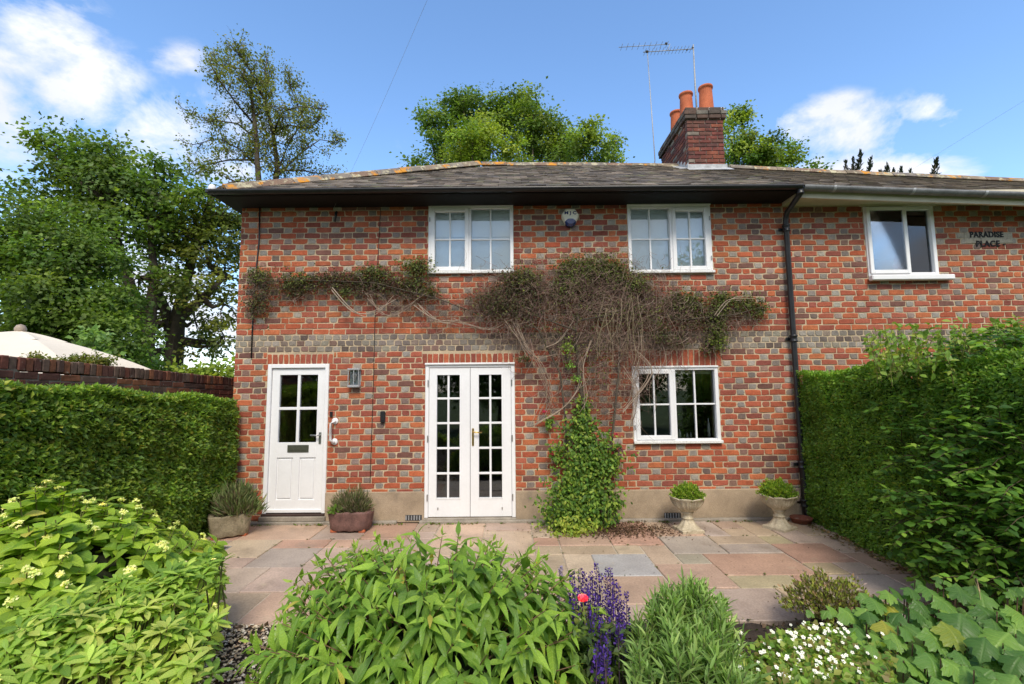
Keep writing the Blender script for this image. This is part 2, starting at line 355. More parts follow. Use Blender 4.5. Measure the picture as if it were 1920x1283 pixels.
def leaf_mesh(name,tmpls,P,D,N,S,Cc,mat,parent,stuff=True,luv=False,off=None):
    base = WL[parent.name] if parent else Vector((0,0,0))
    n=len(P); which=np.arange(n)%len(tmpls)
    vs=[];cs=[];uvs=[];loops=[];sizes=[];vo=0
    for k,tm in enumerate(tmpls):
        idx=np.where(which==k)[0]
        if len(idx)==0: continue
        W=leaf_arrays(tm,P[idx],D[idx],N[idx],S[idx]); nv=len(tm[0])
        vs.append(W.reshape(-1,3)); cs.append(np.repeat(Cc[idx],nv,axis=0)); uvs.append(np.tile(tm[2],(len(idx),1)))
        fl=np.array([i for f in tm[1] for i in f]); fs=np.array([len(f) for f in tm[1]])
        loops.append((vo+np.arange(len(idx))[:,None]*nv+fl[None,:]).ravel()); sizes.append(np.tile(fs,len(idx))); vo+=len(idx)*nv
    vs=np.concatenate(vs)-np.array(base); cs=np.concatenate(cs); uvs=np.concatenate(uvs); loops=np.concatenate(loops); sizes=np.concatenate(sizes)
    me=bpy.data.meshes.new(name); me.vertices.add(len(vs)); me.vertices.foreach_set('co',vs.astype(np.float32).ravel())
    me.loops.add(len(loops)); me.loops.foreach_set('vertex_index',loops.astype(np.int32))
    me.polygons.add(len(sizes)); me.polygons.foreach_set('loop_start',np.concatenate([[0],np.cumsum(sizes)[:-1]]).astype(np.int32))
    me.polygons.foreach_set('use_smooth',np.ones(len(sizes),bool))
    a=me.color_attributes.new('Col','FLOAT_COLOR','POINT'); a.data.foreach_set('color',np.column_stack([cs,np.ones(len(cs))]).astype(np.float32).ravel())
    if luv:
        a=me.attributes.new('LUV','FLOAT_VECTOR','POINT'); a.data.foreach_set('vector',np.column_stack([uvs,np.zeros(len(uvs))]).astype(np.float32).ravel())
    me.update(calc_edges=True); me.validate(); me.materials.append(mat)
    o=link(name,me,parent)
    if stuff: o['kind']='stuff'
    return o
def leaves_split(L,nparts,name,stuffname,tmpls,mat,parent,palette,luv=True,score=None):
    """largest-showing leaves become single objects sharing meshes, the rest one joined part"""
    P,D,N,S,Cc=L.cat(); cam_p=np.array([0,0,CAMH])
    dist=np.linalg.norm(P-cam_p,axis=1); sc=S/dist if score is None else score(P,S,dist)
    ax,ay=project(P); sc=np.where((abs(ax-960)<990)&(ay<1330)&(ay>-20),sc,sc*.1)
    order=np.argsort(-sc); big=order[:nparts]; rest=order[nparts:]
    variants=[]
    for k,tm in enumerate(tmpls):
        for c in palette:
            V,F,UV=tm; me=bpy.data.meshes.new(name); me.from_pydata(V.tolist(),[],F)
            a=me.color_attributes.new('Col','FLOAT_COLOR','POINT'); a.data.foreach_set('color',np.tile(np.array([*c,1],np.float32),len(V)))
            if luv:
                a=me.attributes.new('LUV','FLOAT_VECTOR','POINT'); a.data.foreach_set('vector',np.column_stack([UV,np.zeros(len(UV))]).astype(np.float32).ravel())
            me.polygons.foreach_set('use_smooth',[True]*len(F)); me.materials.append(mat); me.update(); variants.append((k,np.array(c),me))
    sx,dy,nz=frames(D[big],N[big]); base=WL[parent.name]
    pal=np.array(palette)
    for j,i in enumerate(big):
        ci=int(np.argmin(((pal-Cc[i])**2).sum(1))); k=j%len(tmpls)
        me=variants[k*len(palette)+ci][2]
        o=bpy.data.objects.new(name,me); C.objects.link(o); o.parent=parent
        Mx=Matrix(((sx[j][0],dy[j][0],nz[j][0]),(sx[j][1],dy[j][1],nz[j][1]),(sx[j][2],dy[j][2],nz[j][2]))).to_4x4()@Matrix.Scale(float(S[i]),4)
        Mx.translation=Vector(P[i])-base; o.matrix_basis=Mx
    if len(rest): leaf_mesh(stuffname,tmpls,P[rest],D[rest],N[rest],S[rest],Cc[rest],mat,parent,True,luv)
def project(P):
    R=cam.rotation_euler.to_matrix(); Rn=np.array(R); q=(P-np.array([0,0,CAMH]))@Rn
    z=np.where(q[:,2]>-.05,-.05,q[:,2]); px=960+FPX*q[:,0]/-z; py=641.5-FPX*q[:,1]/-z
    px=np.where(q[:,2]>-.05,-9999,px); return px,py
def rdir(n):
    return unit(rng.normal(size=(n,3)))
def cvar(n,cols,j=.18):
    cols=np.array(cols,float); c=cols[rng.integers(0,len(cols),n)]
    return c*(1+rng.uniform(-j,j,(n,1)))*(1+rng.uniform(-.07,.07,(n,3)))

# ================================================================== SETTING
g = MB(); g.quad((-400,-200,-.10),(400,-200,-.10),(400,900,-.10),(-400,900,-.10)); o=g.build('ground', M['grass']); o['kind']='structure'
# planting bed soil in front of the patio
bed = MB(); nx,ny=60,30
vs=[(-6+i*12/nx, -1.5+j*5.25/ny, -.03+.025*math.sin(i*1.7+j)*math.cos(j*2.3)) for j in range(ny+1) for i in range(nx+1)]
bed.add(vs,[(j*(nx+1)+i,j*(nx+1)+i+1,(j+1)*(nx+1)+i+1,(j+1)*(nx+1)+i) for j in range(ny) for i in range(nx)])
o=bed.build('flower_bed_soil', M['soil']); o['kind']='structure'
# patio
patio = bpy.data.objects.new('patio',None); C.objects.link(patio); patio['kind']='structure'; WL['patio']=Vector((0,0,0))
b = MB(); b.box(-5.3,5.0,3.785,6.47,-.095,-.012); b.build('mortar_bed', stained('pointing',(.50,.44,.35),.95), patio)
GX,GY,X0,Y0=.297,.2895,.82,3.77
SC=dict(cream=(.52,.43,.31),blue=(.37,.36,.35),tan=(0.456,0.360,0.264),pink=(0.480,0.336,0.252),terra=(0.456,0.288,0.216),olive=(.40,.35,.22),green=(.38,.35,.27),
        grey=(0.408,0.348,0.300),pgrey=(0.444,0.348,0.288),yellow=(.46,.37,.24),brown=(0.384,0.288,0.228))
cells={}
slabs=[(1,5,1,1,'cream'),(0,3,2,2,'blue'),(-1,3,1,2,'cream'),(-1,5,2,1,'tan'),(2,2,2,2,'pink'),(2,4,1,2,'tan'),(3,4,1,1,'green'),(3,5,2,2,'grey'),
 (4,3,3,2,'terra'),(4,2,2,1,'olive'),(6,2,1,1,'terra'),(5,5,2,1,'grey'),(5,6,2,1,'tan'),(7,6,1,1,'olive'),(7,4,2,2,'terra'),(7,3,1,1,'yellow'),(8,3,1,1,'pgrey'),(3,0,2,2,'pgrey'),
 (5,1,1,1,'yellow'),(5,0,2,1,'pgrey'),(6,1,1,1,'pink'),(7,1,2,2,'grey'),(0,1,2,2,'pink'),(2,0,1,2,'cream'),
 (-14,7,3,2,'pink'),(-14,5,2,2,'tan'),(-12,6,2,1,'terra'),(-12,4,2,2,'grey'),(-14,2,3,2,'pgrey'),(-11,2,2,2,'pgrey'),(-13,0,3,2,'tan'),(-11,7,2,2,'pgrey'),(-10,0,2,2,'pink')]
def occ(i,j,w,h): return any((i+a,j+c) in cells for a in range(w) for c in range(h)) or j+h>9 or i+w>14
for i,j,w,h,c in slabs:
    for a in range(w):
        for c2 in range(h): cells[i+a,j+c2]=1
prs=random.Random(5)
for j in range(9):
    for i in range(-20,14):
        if (i,j) in cells: continue
        opts=[(3,2),(2,2),(2,1),(1,2),(1,1),(2,3)]; prs.shuffle(opts); opts.append((1,1))
        for w,h in opts:
            if not occ(i,j,w,h):
                slabs.append((i,j,w,h,prs.choice(['pink','tan','grey','pgrey','terra','pgrey','tan','pgrey','brown'])))
                for a in range(w):
                    for c2 in range(h): cells[i+a,j+c2]=1
                break
for (i,j,w,h,c) in slabs:
    x0,x1=X0+i*GX,X0+(i+w)*GX; y0,y1=Y0+j*GY,Y0+(j+h)*GY
    if j+h==9: y1=6.46
    gp=.006; x0+=gp;x1-=gp;y0+=gp;y1-=gp
    # worn riven slab: irregular outline, rounded arris
    pts=[]
    for (ax,ay,bx,by) in ((x0,y0,x1,y0),(x1,y0,x1,y1),(x1,y1,x0,y1),(x0,y1,x0,y0)):
        for k in range(4):
            t=k/4; pts.append((ax+(bx-ax)*t+rnd.uniform(-.003,.003), ay+(by-ay)*t+rnd.uniform(-.003,.003)))
    cx,cy=(x0+x1)/2,(y0+y1)/2; n=len(pts); zt=rnd.uniform(-.004,.004); tx,ty=rnd.uniform(-.006,.006),rnd.uniform(-.006,.006)
    lv=[]
    for (ins,z) in ((0,-.04),(0,zt-.006),(.006,zt)):
        for (x,y) in pts: lv.append((x+(cx-x)/max(abs(cx-x),.15)*ins if abs(cx-x)>.02 else x, y+(cy-y)/max(abs(cy-y),.15)*ins, z+tx*(x-cx)+ty*(y-cy)))
    fs=[(r*n+k,r*n+(k+1)%n,(r+1)*n+(k+1)%n,(r+1)*n+k) for r in range(2) for k in range(n)]+[tuple(2*n+k for k in range(n))]
    cs_=rnd.uniform(.88,1.12); col=[q*cs_*rnd.uniform(.98,1.02) for q in SC[c]]
    s=MB(); s.add(lv,fs,col); s.build('slab',M['sand'],patio,(cx,cy,0))
# gravel
pb=MB()
ico=[(0,0,1),(.9,0,.3),(.28,.86,.3),(-.73,.53,.3),(-.73,-.53,.3),(.28,-.86,.3),(0,0,-.6)]
icf=[(0,1,2),(0,2,3),(0,3,4),(0,4,5),(0,5,1),(6,2,1),(6,3,2),(6,4,3),(6,5,4),(6,1,5)]
for _ in range(9000):
    x,y=rnd.uniform(-3.4,-.9),rnd.uniform(2.0,3.76); r=rnd.uniform(.008,.017); a=rnd.uniform(0,6.28); e=rnd.uniform(.6,1)
    ca,sa=math.cos(a),math.sin(a); cs_=rnd.uniform(.7,1.1); c=rnd.choice([(.34,.27,.18),(.26,.21,.15),(.44,.37,.27),(.20,.16,.12),(.38,.26,.16),(.5,.45,.37)])
    pb.add([(x+r*(p[0]*ca-p[1]*e*sa),y+r*(p[0]*sa+p[1]*e*ca),.0+rnd.uniform(-.002,.01)+p[2]*r*.6) for p in ico],icf,[q*1.8*cs_ for q in c])
o=pb.build('gravel',M['pebble']); o['kind']='stuff'
# ================================================================== BRICKWORK
YW=6.5
REDS=[(0.385, 0.1, 0.049), (0.348, 0.087, 0.045), (0.348, 0.093, 0.053), (0.423, 0.122, 0.053), (0.385, 0.109, 0.053), (0.32, 0.084, 0.049), (0.273, 0.076, 0.052), (0.357, 0.106, 0.066), (0.432, 0.138, 0.06), (0.329, 0.095, 0.058), (0.254, 0.076, 0.056), (0.395, 0.097, 0.046)]
GREYS=[(.28,.25,.22),(.24,.215,.195),(.20,.165,.15),(.33,.30,.26),(.17,.125,.11),(.28,.21,.185),(.29,.265,.24),(.25,.15,.12)]
BAND=[(.24,.21,.175),(.20,.175,.15),(.17,.14,.125),(.27,.245,.20),(.12,.09,.08),(.22,.17,.14),(.19,.12,.10)]
def brick_verts(w,h,rs,ch=.006):
    v=[]; j=.0022
    ring=[(-1,-1),(-.33,-1),(.33,-1),(1,-1),(1,0),(1,1),(.33,1),(-.33,1),(-1,1),(-1,0)]
    jx=[(rs.uniform(-j,j)*1.4,rs.uniform(-j,j)*1.4) for _ in ring]
    for i in (0,3,5,8):                                  # knocked corners
        if rs.random()<.35: k=rs.uniform(.004,.012); jx[i]=(-ring[i][0]*k,-ring[i][1]*k*.6)
    for (ins,y) in ((0,.016),(0,.0045),(ch,0)):
        for (sx,sz),(a,b) in zip(ring,jx):
            v.append((sx*(w/2-(ins if abs(sx)==1 else 0))+a, y+(rs.uniform(-.0012,.0012) if ins else 0), sz*(h/2-(ins if abs(sz)==1 else 0))+b))
    return v
BF=[tuple(20+k for k in range(10))]+[(r*10+k,r*10+(k+1)%10,(r+1)*10+(k+1)%10,(r+1)*10+k) for r in (0,1) for k in range(10)]
CO=.081; ZB=2.297
BM={}
def brick_mesh(kind,w,h,col,var,mat):
    k=(kind,col,var,mat.name)
    if k not in BM:
        m=MB(); m.add(brick_verts(w,h,random.Random(hash((w,h,var))&0xffff)),BF,col); BM[k]=m.mesh('brick',mat)
    return BM[k]
STW,HDW,BH=.215,.101,.0705
def lay_wall(xa,xb,z0,z1,openings,soldiers,rs,string=True):
    """Flemish bond; returns list of (kind,x,z,w,h,colour)"""
    out=[]
    k0=math.floor((z0-ZB)/CO); k=k0
    while ZB+k*CO < z1-.01:
        zc=ZB+(k+.5)*CO
        zlo,zhi=ZB+k*CO,ZB+(k+1)*CO
        segs=[(xa,xb)]
        for (a,b_,c,d) in openings+soldiers:
            if zc>c and zc<d:
                ns=[]
                for (s,e) in segs:
                    if b_<=s or a>=e: ns.append((s,e)); continue
                    if a>s: ns.append((s,a))
                    if b_<e: ns.append((b_,e))
                segs=ns
        inband = string and 0<=k<3
        stretch = string and k in (3,4)
        off=(k%2)*.167+rs.uniform(-.006,.006)
        x=xa-.45+off; kind=0
        while x<xb:
            if inband: w=HDW; col=rs.choice(BAND+GREYS[:3]); kd='h'
            elif stretch: w=STW; col=rs.choice(REDS); kd='s'
            else:
                if kind==0: w=STW; kd='s'; col=rs.choice(REDS if rs.random()<.93 else [(.17,.08,.065)])
                else: w=HDW; kd='h'; col=rs.choice(GREYS if rs.random()<.87 else REDS)
            a,b_=x,x+w
            for (s,e) in segs:
                aa,bb=max(a,s+.004),min(b_,e-.004)
                if bb-aa>.03:
                    if abs((bb-aa)-w)<.002: out.append((kd,(aa+bb)/2,zc,w,BH,col))
                    else: out.append(('o',(aa+bb)/2,zc,bb-aa,BH,col if kd=='s' or inband else rs.choice(REDS)))
            x+=w+.0125+rs.uniform(-.0015,.0015); kind^=1
            if inband and rs.random()<.25: pass
        k+=1
    return out
def emit_bricks(parent,bl,mat,nparts,score,yw=YW,rs=None,name='brick'):
    rs=rs or random.Random(3)
    std=[b for b in bl if b[0] in 'sh']; std.sort(key=score); idx=set(id(b) for b in std[:nparts])
    rest=MB(); base=WL[parent.name]
    for b in bl:
        kd,x,z,w,h,col=b; y=yw-.003-rs.uniform(0,.003); dz=rs.uniform(-.0025,.0025)
        if id(b) in idx:
            me=brick_mesh(kd,w,h,col,rs.randrange(5),mat); o=bpy.data.objects.new(name,me); C.objects.link(o); o.parent=parent
            o.location=Vector((x,y,z+dz))-base; o.rotation_euler=(rs.uniform(-.01,.01),rs.uniform(-.008,.008),rs.uniform(-.01,.01))
        else:
            cs_=rs.uniform(.82,1.18); cj=[q*cs_*rs.uniform(.98,1.02) for q in col]; a=rs.uniform(-.008,.008)
            rest.add([(x+p[0],y+p[1],z+dz+p[2]+a*p[0]) for p in brick_verts(w,h,rs)],BF,cj)
    if rest.v:
        o=rest.build('brickwork',mat,parent); o['kind']='stuff'
def wall_with_holes(mb,xa,xb,y0,y1,z0,z1,holes,col=(1,1,1)):
    xs=sorted({xa,xb,*[h[0] for h in holes],*[h[1] for h in holes]}); zs=sorted({z0,z1,*[h[2] for h in holes],*[h[3] for h in holes]})
    xs=[x for x in xs if xa<=x<=xb]; zs=[z for z in zs if z0<=z<=z1]
    for i in range(len(xs)-1):
        j=0
        while j<len(zs)-1:
            cx=(xs[i]+xs[i+1])/2
            def solid(jj): 
                cz=(zs[jj]+zs[jj+1])/2; return not any(h[0]<cx<h[1] and h[2]<cz<h[3] for h in holes)
            if not solid(j): j+=1; continue
            k=j
            while k<len(zs)-1 and solid(k): k+=1
            mb.box(xs[i],xs[i+1],y0,y1,zs[j],zs[k],col); j=k
DOOR=(-3.375,-2.53,.10,2.133); FREN=(-1.198,.032,.055,2.117)
W1=(-1.176,.032,3.395,4.385); W2=(1.662,2.846,3.375,4.368); W3=(1.650,2.838,1.022,2.052); W4=(5.03,6.02,3.30,4.31)
XL,XP,XR=-3.85,3.885,11.6
HOLES=[DOOR,FREN,W1,W2,W3]
SOLD=[(-3.40,-2.48,2.133,2.273),(-1.25,.10,2.117,2.262),(1.60,2.90,2.052,2.286)]
cottage=thing('cottage','red brick cottage with white doors and windows, left of the black downpipe','house',(0,6.5,0))
nb=thing('terraced_house','adjoining brick house right of the black downpipe, with one half open upper window','house',(6.5,6.5,0))
w=MB(); wall_with_holes(w,XL+.004,XP,YW+.002,YW+.26,0,4.40,HOLES); 
w.build('wall',M['mortar'],cottage)
w=MB(); w.box(XL+.004,XL+.26,YW+.262,12.3,0,4.40); w.box(XL+.004,XP,12.302,12.5,0,4.40); w.build('side_wall',M['sidebrick'],cottage)
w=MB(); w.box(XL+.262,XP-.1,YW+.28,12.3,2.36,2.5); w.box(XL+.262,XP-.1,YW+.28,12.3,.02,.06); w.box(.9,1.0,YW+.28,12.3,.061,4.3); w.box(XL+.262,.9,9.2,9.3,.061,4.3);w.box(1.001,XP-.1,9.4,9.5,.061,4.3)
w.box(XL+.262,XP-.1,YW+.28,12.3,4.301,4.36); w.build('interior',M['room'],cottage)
w=MB(); wall_with_holes(w,XP+.002,XR,YW+.002,YW+.26,0,4.40,[W4]); w.build('wall',M['mortar'],nb)
w=MB(); w.box(XR-.26,XR,YW+.262,12.3,0,4.3); w.box(XP+.002,XR,12.302,12.5,0,4.3); w.build('side_wall',M['sidebrick'],nb)
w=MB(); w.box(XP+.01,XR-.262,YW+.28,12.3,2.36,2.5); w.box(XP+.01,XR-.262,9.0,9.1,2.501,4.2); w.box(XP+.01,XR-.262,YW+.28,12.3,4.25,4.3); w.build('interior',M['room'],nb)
rs=random.Random(11)
def sold(a,b_,c,d,n,rs):
    st=(b_-a)/n; return [('v',a+(i+.5)*st,(c+d)/2,st-.012,d-c-.010,rs.choice(REDS[:3]+REDS[4:7])) for i in range(n)]
bl=lay_wall(XL,XP,.40,4.37,HOLES,SOLD,rs)
bl+=lay_wall(XL,-3.375,.0,.40,HOLES,[],rs,False)
for s,n in zip(SOLD,(12,18,17)): bl+=sold(*s,n,rs)
emit_bricks(cottage,bl,M['brick'],300,lambda b:(0 if b[0]=='s' else 1, (b[1]/1.2)**2+(b[2]-1.3)**2))
SIGN=(6.50,7.02,3.78,3.94)
bl=lay_wall(XP,XR,.0,4.32,[W4],[],rs)
# pale painted bricks carrying the lettering
bl=[(k,x,z,w_,h,(.36,.32,.26)) if (6.42<x<7.12 and 3.76<z<3.93) else (k,x,z,w_,h,c) for (k,x,z,w_,h,c) in bl]
emit_bricks(nb,bl,M['brick'],300,lambda b:(0 if b[0]=='s' and b[1]<7.4 and b[2]>2.0 else 1,(b[1]-5.6)**2+(b[2]-3.3)**2))
# rendered plinth
p=MB()
for a,b_ in ((-2.53,FREN[0]),(FREN[1],XP)): p.box(a,b_,YW-.03,YW+.002,.0,.402,ch=.008)
p.build('plinth',M['render'],cottage)
p=MB(); 
for a,b_ in ((-3.80,-1.55),(-1.25,XP)): p.box(a,b_,YW-.10,YW-.031,-.02,.035,ch=.008)
p.build('kerb',M['concrete'],cottage)
p=MB(); p.box(DOOR[0]-.02,DOOR[1]+.02,YW-.07,YW+.2,.035,.098,(1,1,1),.008); p.build('doorstep',M['concrete'],cottage)
p=MB(); p.box(DOOR[0],DOOR[1],YW-.05,YW+.1,.099,.125,ch=.004); p.build('threshold',stained('dark_wood',(.05,.03,.025),.6),cottage)
p=MB(); p.box(FREN[0]-.01,FREN[1]+.01,YW-.06,YW+.2,.0,.054,ch=.006); p.build('doorstep',M['concrete'],cottage)
# air bricks
for (px,py) in ((775,973),(1262,970)):
    c=at(px,py,6.45); s=MB(); s.box(c[0]-.11,c[0]+.11,YW-.036,YW-.031,.03,.10)
    v=s.build('air_brick',M['darkmetal'],cottage)
    for q in range(6):
        s=MB(); s.box(c[0]-.105+q*.036,c[0]-.105+q*.036+.012,YW-.044,YW-.037,.035,.095); s.build('grille_bar',M['metal'],v)
# ------------------------------------------------------------------ windows
def frame_boxes(mb,x0,x1,z0,z1,y0,y1,t,ch=.004,tb=None,tt=None):
    tb=tb or t; tt=tt or t
    mb.box(x0,x0+t,y0,y1,z0,z1,ch=ch); mb.box(x1-t,x1,y0,y1,z0,z1,ch=ch)
    mb.box(x0+t,x1-t,y0+.0012,y1-.0012,z0,z0+tb,ch=ch); mb.box(x0+t,x1-t,y0+.0012,y1-.0012,z1-tt,z1,ch=ch)
def panes(parent,x0,x1,z0,z1,nx_,nz_,y,bar=.022,pl=None):
    g=MB(); ww=(x1-x0-(nx_-1)*bar)/nx_; hh=(z1-z0-(nz_-1)*bar)/nz_
    for i in range(1,nx_):
        s=MB(); a=x0+i*ww+(i-1)*bar; s.box(a,a+bar,y-.012,y+.012,z0,z1,ch=.003); s.build('glazing_bar',M['white'],parent)
    for j in range(1,nz_):
        s=MB(); a=z0+j*hh+(j-1)*bar; s.box(x0,x1,y-.0105,y+.0105,a,a+bar,ch=.003); s.build('glazing_bar',M['white'],parent)
    for i in range(nx_):
        for j in range(nz_):
            a=x0+i*(ww+bar); c=z0+j*(hh+bar)
            s=MB(); s.box(a-.003,a+ww+.003,y+.013,y+.017,c-.003,c+hh+.003); s.build('pane',M['glass'],parent)
def window(house,W,opening,mull=.5,sill=None,blind=True,shade=None):
    x0,x1,z0,z1=W; y0=YW-.012
    f=MB(); frame_boxes(f,x0,x1,z0,z1,y0,YW+.075,.048,.005)
    xm=x0+(x1-x0)*mull; f.box(xm-.022,xm+.022,y0+.002,YW+.07,z0+.048,z1-.048,ch=.004)
    f.box(x0-.004,x1+.004,y0-.018,y0-.001,z1-.014,z1+.012,ch=.004)
    wn_=f.build('window',M['white'],house)
    s=MB(); s.box(x0-.008,x1+.012,y0-.045,y0-.001,z0-.012,z0+.028,ch=.006); s.build('sill',M['white_old'],wn_)
    for side,(a,b_) in (('L',(x0+.048,xm-.022)),('R',(xm+.022,x1-.048))):
        za,zb=z0+.048,z1-.048
        if side==opening:
            s=MB(); frame_boxes(s,a-.012,b_+.012,za-.012,zb+.008,y0-.012,YW+.03,.058,.006); s.build('casement',M['white'],wn_)
            panes(wn_,a+.046,b_-.046,za+.046,zb-.05,2,2,YW+.012)
            hx=a-.03 if side=='L' else b_+.03
            for zz in (za+.16,zb-.16):
                s=MB(); s.box(hx-.008,hx+.008,y0-.014,y0-.001,zz-.03,zz+.03,ch=.002); s.build('hinge',M['metal'],wn_)
        else: panes(wn_,a,b_,za,zb,2,2,YW+.03)
    if shade: 
        s=MB(); s.box(x0+.02,x1-.02,YW+.10,YW+.105,z0+.02,z1-.02); s.build('net_curtain',M['net'],wn_)
    if blind:
        s=MB(); s.box(x0+.03,x1-.03,YW+.085,YW+.09,z0+(z1-z0)*blind,z1-.03); s.build('roller_blind',M['blind'],wn_)
    return wn_
window(cottage,W1,'L',.485,blind=.56,shade=True)
window(cottage,W2,'R',.52,blind=.90,shade=True)
w3=window(cottage,W3,'L',.485,blind=None)
s=MB(); s.box(W3[0]+.62,W3[1]-.06,YW+.12,YW+.125,W3[3]-.10,W3[3]-.05); s.build('roller_blind',M['cream'],w3)
# objects on the sill inside the lower window
for k,(px,h,r) in enumerate(((1276,.11,.018),(1290,.06,.014),(1297,.07,.012),(1331,.26,.02))):
    c=at(px,815,6.62); t=MB(); t.lathe([(0,0),(r,0),(r*1.1,h*.4),(r*.8,h*.7),(r*.35,h*.8),(r*.4,h),(0,h)],(c[0],YW+.15,W3[2]+.05),12,(.5,.5,.5))
    tag(t.build('bottle' if k!=3 else 'figurine',M['metal']),['small grey bottle standing in the lower window, leftmost','tiny grey bottle in the lower window, second from left','tiny grey bottle in the lower window, third from left','tall thin grey ornament at the right end inside the lower window'][k],'bottle' if k!=3 else 'ornament')
# neighbour's window: frame, sill, lintel board, open casement
x0,x1,z0,z1=W4
f=MB(); frame_boxes(f,x0,x1,z0,z1,YW-.02,YW+.07,.05,.005); xm=x0+.55
wn4=f.build('window',M['white'],nb)
s=MB(); s.box(x0-.02,x1+.14,YW-.11,YW-.021,z0-.075,z0+.0,ch=.012); s.build('sill',M['white'],wn4)
s=MB(); s.box(x0-.05,x1+.04,YW-.04,YW+.06,z1+.003,z1+.11,ch=.01); s.build('lintel_board',M['cream'],wn4)
s=MB(); frame_boxes(s,x0+.012,xm+.03,z0+.03,z1-.012,YW-.05,YW-.0205,.052,.006); s.build('casement',M['white'],wn4)
s=MB(); s.box(x0+.06,xm-.02,YW-.037,YW-.033,z0+.08,z1-.06); s.build('pane',M['glass'],wn4)
s=MB(); s.box(xm+.031,x1-.05,YW+.03,YW+.034,z0+.05,z1-.05); s.build('pane',M['glass'],wn4)
cu=MB()   # folded curtain drawn to the right and swept across
for i in range(22):
    t0=i/22; xa_=xm+.05+t0*.34; yy=YW+.075+.015*math.sin(i*2.1); 
    t1=(i+1)/22; xb_=xm+.05+t1*.34; yb=YW+.075+.015*math.sin((i+1)*2.1)
    zl=z0+.02+max(0,.9-t0*2.6); zl2=z0+.02+max(0,.9-t1*2.6)
    cu.quad((xa_,yy,min(zl,z1-.05)),(xb_,yb,min(zl2,z1-.05)),(xb_,yb,z1-.03),(xa_,yy,z1-.03))
cu.build('curtain',M['pinkcurtain'],wn4)
cu=MB(); cu.lathe([(0,0),(.06,0),(.07,.2),(.03,.34),(0,.36)],(x0+.62,YW+.2,z0+.03),12)
tag(cu.build('vase',M['red']),'dark red vase standing inside the neighbouring upper window','vase')
cu=MB()
for i in range(8): cu.tube([(xm+.03+i*.005,YW+.09+i*.002,z1-.05),(xm+.06+i*.012,YW+.11,z0+.6),(xm+.14+i*.012,YW+.12,z0+.25)],[.008,.009,.004],5)
cu.build('net_curtain',M['white_old'],wn4)
# ------------------------------------------------------------------ front door
x0,x1,z0,z1=DOOR; f=MB(); z0=.126
f.box(x0,x0+.052,YW-.02,YW+.09,z0,z1,ch=.006); f.box(x1-.052,x1,YW-.02,YW+.09,z0,z1,ch=.006); f.box(x0+.052,x1-.052,YW-.019,YW+.089,z1-.055,z1,ch=.006)
f.build('door_frame',M['white'],cottage)
dx0,dx1,dz0,dz1=x0+.055,x1-.055,z0+.006,z1-.058; yd=YW+.012
gz0,gz1=1.062,1.985; gx0,gx1=dx0+.105,dx1-.105
d=MB(); d.box(dx0,gx0,yd,yd+.045,dz0,dz1,ch=.003); d.box(gx1,dx1,yd,yd+.045,dz0,dz1,ch=.003)
d.box(gx0,gx1,yd+.001,yd+.044,gz1,dz1,ch=.002); d.box(gx0,gx1,yd+.001,yd+.044,.86,gz0,ch=.002); d.box(gx0,gx1,yd+.001,yd+.044,dz0,.30,ch=.002)
xc=(gx0+gx1)/2; d.box(xc-.045,xc+.045,yd+.001,yd+.044,.30,.86,ch=.002)
door=d.build('front_door',M['white'],cottage)
panes(door,gx0,gx1,gz0,gz1,2,2,yd+.018,.038)
for a,b_ in ((gx0,xc-.045),(xc+.045,gx1)):
    s=MB(); s.box(a,b_,yd+.018,yd+.036,.30,.86); s.box(a+.02,b_-.02,yd+.005,yd+.0175,.32,.84,ch=.012); s.build('door_panel',M['white'],door)
s=MB(); s.box(dx0-.01,dx1+.01,yd-.022,yd-.001,dz0,dz0+.05,ch=.008); s.build('weather_bar',M['white'],door)
lp=at(558,849,6.5); s=MB(); s.box(lp[0]-.145,lp[0]+.145,yd-.008,yd-.0005,.93,1.03,ch=.004); s.box(lp[0]-.12,lp[0]+.12,yd-.012,yd-.0085,.955,1.005,ch=.004); s.build('letter_plate',stained('dull_bronze',(.07,.075,.055),.45),door)
s=MB(); hx=dx1-.05; s.box(hx-.018,hx+.018,yd-.009,yd-.0005,1.04,1.20,ch=.004); s.tube([(hx,yd-.008,1.16),(hx,yd-.05,1.16),(hx-.03,yd-.055,1.16),(hx-.115,yd-.055,1.165)],.009,8); s.build('handle',M['steel'],door)
